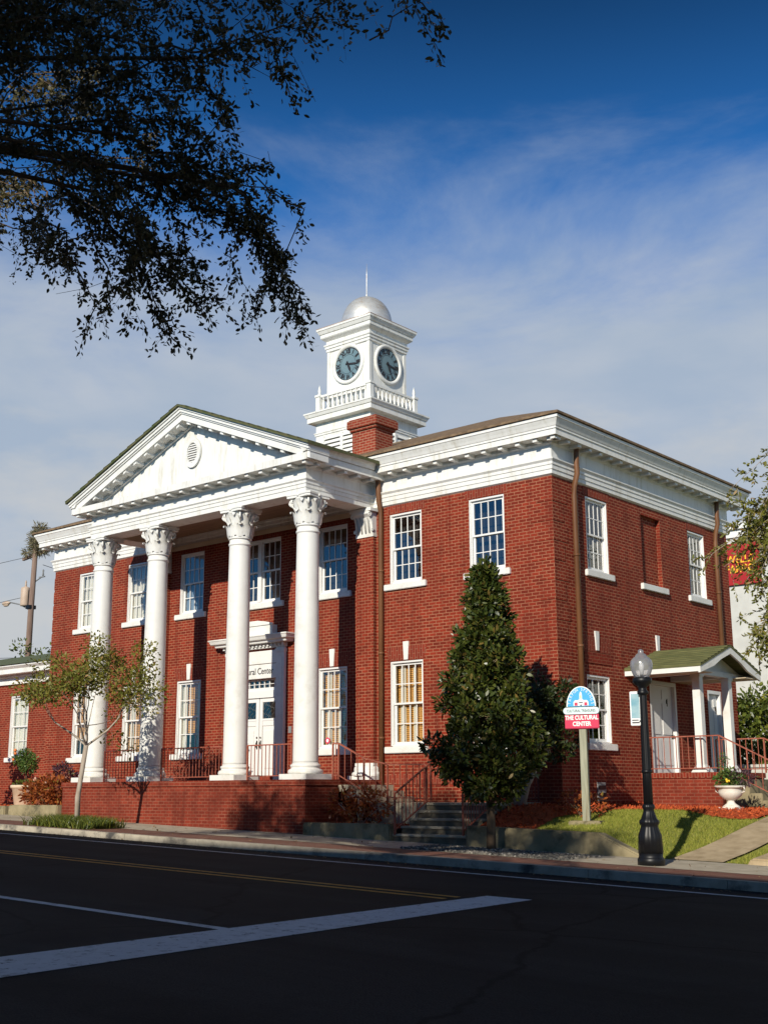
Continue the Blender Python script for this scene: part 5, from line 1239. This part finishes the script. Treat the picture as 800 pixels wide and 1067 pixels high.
m=MB(); m.box(.35,.75,.1,.16,9.55,9.60); m.lathe([(.03,9.6),(.045,9.68),(.03,9.76),(.045,9.84),(.02,9.9)],8,(.62,.13,0)); m.bar((.05,.1,9.4),(.5,.13,9.57),.04); m.build('insulator',M['vent'],up)
ns=thing('bird_nest','large shaggy mossy bird nest on top of the utility pole','nest',(-20.4,6.1,10.1))
cl=[(.05,0,.35),(-.15,0,.75),(.2,0,.75),(0,.1,1.15),(.75,0,.30),(.35,0,.15),(-.6,0,.18)]; c,d=clumps(cl,[(.45,.4,.35),(.35,.3,.4),(.35,.3,.4),(.3,.3,.25),(.4,.3,.18),(.4,.3,.2),(.4,.2,.1)],[420,360,360,240,260,200,160],.1)
link(leaf_mesh('twigs',c,.22,M['lf_moss'],d,.14),'twigs',ns)
def wire(a,b,sag,label):
    a=Vector(a);b=Vector(b); w=MB(); w.tube([a+(b-a)*(i/16)-Vector((0,0,sag*4*(i/16)*(1-i/16))) for i in range(17)],.012,4)
    tag(w.build('power_line',M['black']),label,'wire','overhead wires')
wire((-20.9,6.1,10.1),(-60,-4,9.2),.8,'thin power line running left from the pole top')
wire((-20.5,6,8.3),(-60,0,7.9),.7,'thin power line running left from below the transformer')
wire((-19.9,6.1,9.6),(-10.1,9.0,7.2),.3,'thin service wire from the pole to the town hall corner')
wire((-20.5,6,5.6),(-60,-6,8.6),.5,'thin low cable rising left from the lower pole')

# ================================================================== SKY, SUN, CAMERA
AZ=18.; EL=25.
w=bpy.data.worlds.new('World'); sc.world=w; w.use_nodes=True
N=w.node_tree.nodes; L=w.node_tree.links; bg=N['Background']
sk=N.new('ShaderNodeTexSky'); sk.sky_type='NISHITA'; sk.sun_disc=False; sk.sun_elevation=math.radians(EL); sk.sun_rotation=math.radians(180-AZ)
sk.air_density=1.0; sk.dust_density=.4; sk.ozone_density=2.5
tc=N.new('ShaderNodeTexCoord'); 
tint=N.new('ShaderNodeMixRGB'); tint.blend_type='MULTIPLY'; tint.inputs[0].default_value=1; tint.inputs[2].default_value=(.27,.98,1.68,1); L.new(sk.outputs[0],tint.inputs[1])
sp0=N.new('ShaderNodeSeparateXYZ'); L.new(tc.outputs['Generated'],sp0.inputs[0])
zg=N.new('ShaderNodeMapRange'); zg.interpolation_type='SMOOTHSTEP'; zg.inputs[1].default_value=.64; zg.inputs[2].default_value=.42; zg.inputs[3].default_value=.42; zg.inputs[4].default_value=1.4; L.new(sp0.outputs[2],zg.inputs[0])
tg_=N.new('ShaderNodeMixRGB'); tg_.blend_type='MULTIPLY'; tg_.inputs[0].default_value=1; L.new(tint.outputs[0],tg_.inputs[1]); L.new(zg.outputs[0],tg_.inputs[2]); tint=tg_
# thin cloud veil, thicker low down
sep=N.new('ShaderNodeSeparateXYZ'); L.new(tc.outputs['Generated'],sep.inputs[0])
mp=N.new('ShaderNodeMapping'); mp.inputs['Scale'].default_value=(1.6,1.6,4.2); mp.inputs['Location'].default_value=(.35,.9,.15); mp.inputs['Rotation'].default_value=(0,.22,0); L.new(tc.outputs['Generated'],mp.inputs[0])
n1=N.new('ShaderNodeTexNoise'); n1.inputs['Scale'].default_value=1.9; n1.inputs['Detail'].default_value=10; n1.inputs['Roughness'].default_value=.6; n1.inputs['Distortion'].default_value=.4; L.new(mp.outputs[0],n1.inputs[0])
zr2=N.new('ShaderNodeMapRange'); zr2.inputs[1].default_value=.58; zr2.inputs[2].default_value=.32; zr2.inputs[3].default_value=-.58; zr2.inputs[4].default_value=.72; zr2.clamp=False; L.new(sep.outputs[2],zr2.inputs[0])
ad=N.new('ShaderNodeMath'); ad.operation='MULTIPLY_ADD'; ad.inputs[1].default_value=1.5; L.new(n1.outputs[0],ad.inputs[0]); 
sb=N.new('ShaderNodeMath'); sb.operation='SUBTRACT'; sb.inputs[1].default_value=.45; L.new(zr2.outputs[0],sb.inputs[0]); L.new(sb.outputs[0],ad.inputs[2])
rp=N.new('ShaderNodeValToRGB'); rp.color_ramp.interpolation='EASE'; rp.color_ramp.elements[0].position=.02; rp.color_ramp.elements[1].position=1.0; rp.color_ramp.elements[1].color=(.92,.92,.92,1); L.new(ad.outputs[0],rp.inputs[0])
# cloud veil kept to the north; unseen southern sky cleared to weaken shadow fill
nr=N.new('ShaderNodeMapRange'); nr.interpolation_type='SMOOTHSTEP'; nr.inputs[1].default_value=-.55; nr.inputs[2].default_value=.25; nr.inputs[3].default_value=.06; nr.inputs[4].default_value=1; L.new(sep.outputs[1],nr.inputs[0])
nm=N.new('ShaderNodeMath'); nm.operation='MULTIPLY'; L.new(rp.outputs[0],nm.inputs[0]); L.new(nr.outputs[0],nm.inputs[1])
n2=N.new('ShaderNodeTexNoise'); n2.inputs['Scale'].default_value=5.5; n2.inputs['Detail'].default_value=6; L.new(mp.outputs[0],n2.inputs[0])
cr=N.new('ShaderNodeValToRGB'); cr.color_ramp.elements[0].position=.35; cr.color_ramp.elements[1].position=.75; cr.color_ramp.elements[0].color=(7.4,8.8,10.6,1); cr.color_ramp.elements[1].color=(9.4,10.2,11.2,1); L.new(n2.outputs[0],cr.inputs[0])
mx=N.new('ShaderNodeMixRGB'); L.new(nm.outputs[0],mx.inputs[0]); L.new(tint.outputs[0],mx.inputs[1]); L.new(cr.outputs[0],mx.inputs[2])
# a few low sunlit cumulus puffs
m5=N.new('ShaderNodeMapping'); m5.inputs['Scale'].default_value=(1.4,1.4,3.4); m5.inputs['Location'].default_value=(.1,.3,.55); L.new(tc.outputs['Generated'],m5.inputs[0])
n5=N.new('ShaderNodeTexNoise'); n5.inputs['Scale'].default_value=3.2; n5.inputs['Detail'].default_value=9; n5.inputs['Roughness'].default_value=.58; L.new(m5.outputs[0],n5.inputs[0])
z5=N.new('ShaderNodeMapRange'); z5.inputs[1].default_value=.42; z5.inputs[2].default_value=.25; z5.inputs[3].default_value=-.25; z5.inputs[4].default_value=.12; L.new(sep.outputs[2],z5.inputs[0])
a5=N.new('ShaderNodeMath'); a5.operation='ADD'; L.new(n5.outputs[0],a5.inputs[0]); L.new(z5.outputs[0],a5.inputs[1])
r5=N.new('ShaderNodeValToRGB'); r5.color_ramp.elements[0].position=.58; r5.color_ramp.elements[1].position=.80; r5.color_ramp.elements[1].color=(.6,.6,.6,1); L.new(a5.outputs[0],r5.inputs[0])
p5=N.new('ShaderNodeMath'); p5.operation='MULTIPLY'; L.new(r5.outputs[0],p5.inputs[0]); L.new(nr.outputs[0],p5.inputs[1])
x5=N.new('ShaderNodeMixRGB'); x5.inputs[2].default_value=(12.0,11.6,10.8,1); L.new(p5.outputs[0],x5.inputs[0]); L.new(mx.outputs[0],x5.inputs[1]); mx=x5
L.new(mx.outputs[0],bg.inputs[0]); bg.inputs[1].default_value=.055
sd=bpy.data.lights.new('sun','SUN'); sd.energy=5.0; sd.angle=math.radians(.5); sd.color=(1,.93,.80)
so2=bpy.data.objects.new('sun',sd); COL.objects.link(so2)
dv=Vector((math.sin(math.radians(AZ))*math.cos(math.radians(EL)),-math.cos(math.radians(AZ))*math.cos(math.radians(EL)),math.sin(math.radians(EL))))
so2.rotation_euler=(-dv).to_track_quat('-Z','Y').to_euler(); so2.location=(30,-60,40)
cd=bpy.data.cameras.new('camera'); co_=bpy.data.objects.new('camera',cd); COL.objects.link(co_); sc.camera=co_
cd.sensor_fit='VERTICAL'; cd.sensor_height=36; cd.lens=36*1271.4855/1067; cd.clip_end=2000; cd.clip_start=.1
Fw=Vector((-.63077705,.74295017,.2239316)); Rt=Vector((.76172934,.64788389,-.0038586)); Up=Vector((.14794842,-.16814135,.97459722))
m4=Matrix(((Rt.x,Up.x,-Fw.x,25.24444591),(Rt.y,Up.y,-Fw.y,-24.14082187),(Rt.z,Up.z,-Fw.z,-.11203522),(0,0,0,1)))
co_.matrix_world=m4
vs=sc.view_settings; vs.view_transform='Standard'; vs.look='None'; vs.exposure=0; vs.gamma=1; vs.use_curve_mapping=False
sc.cycles.max_bounces=6; sc.cycles.transparent_max_bounces=12
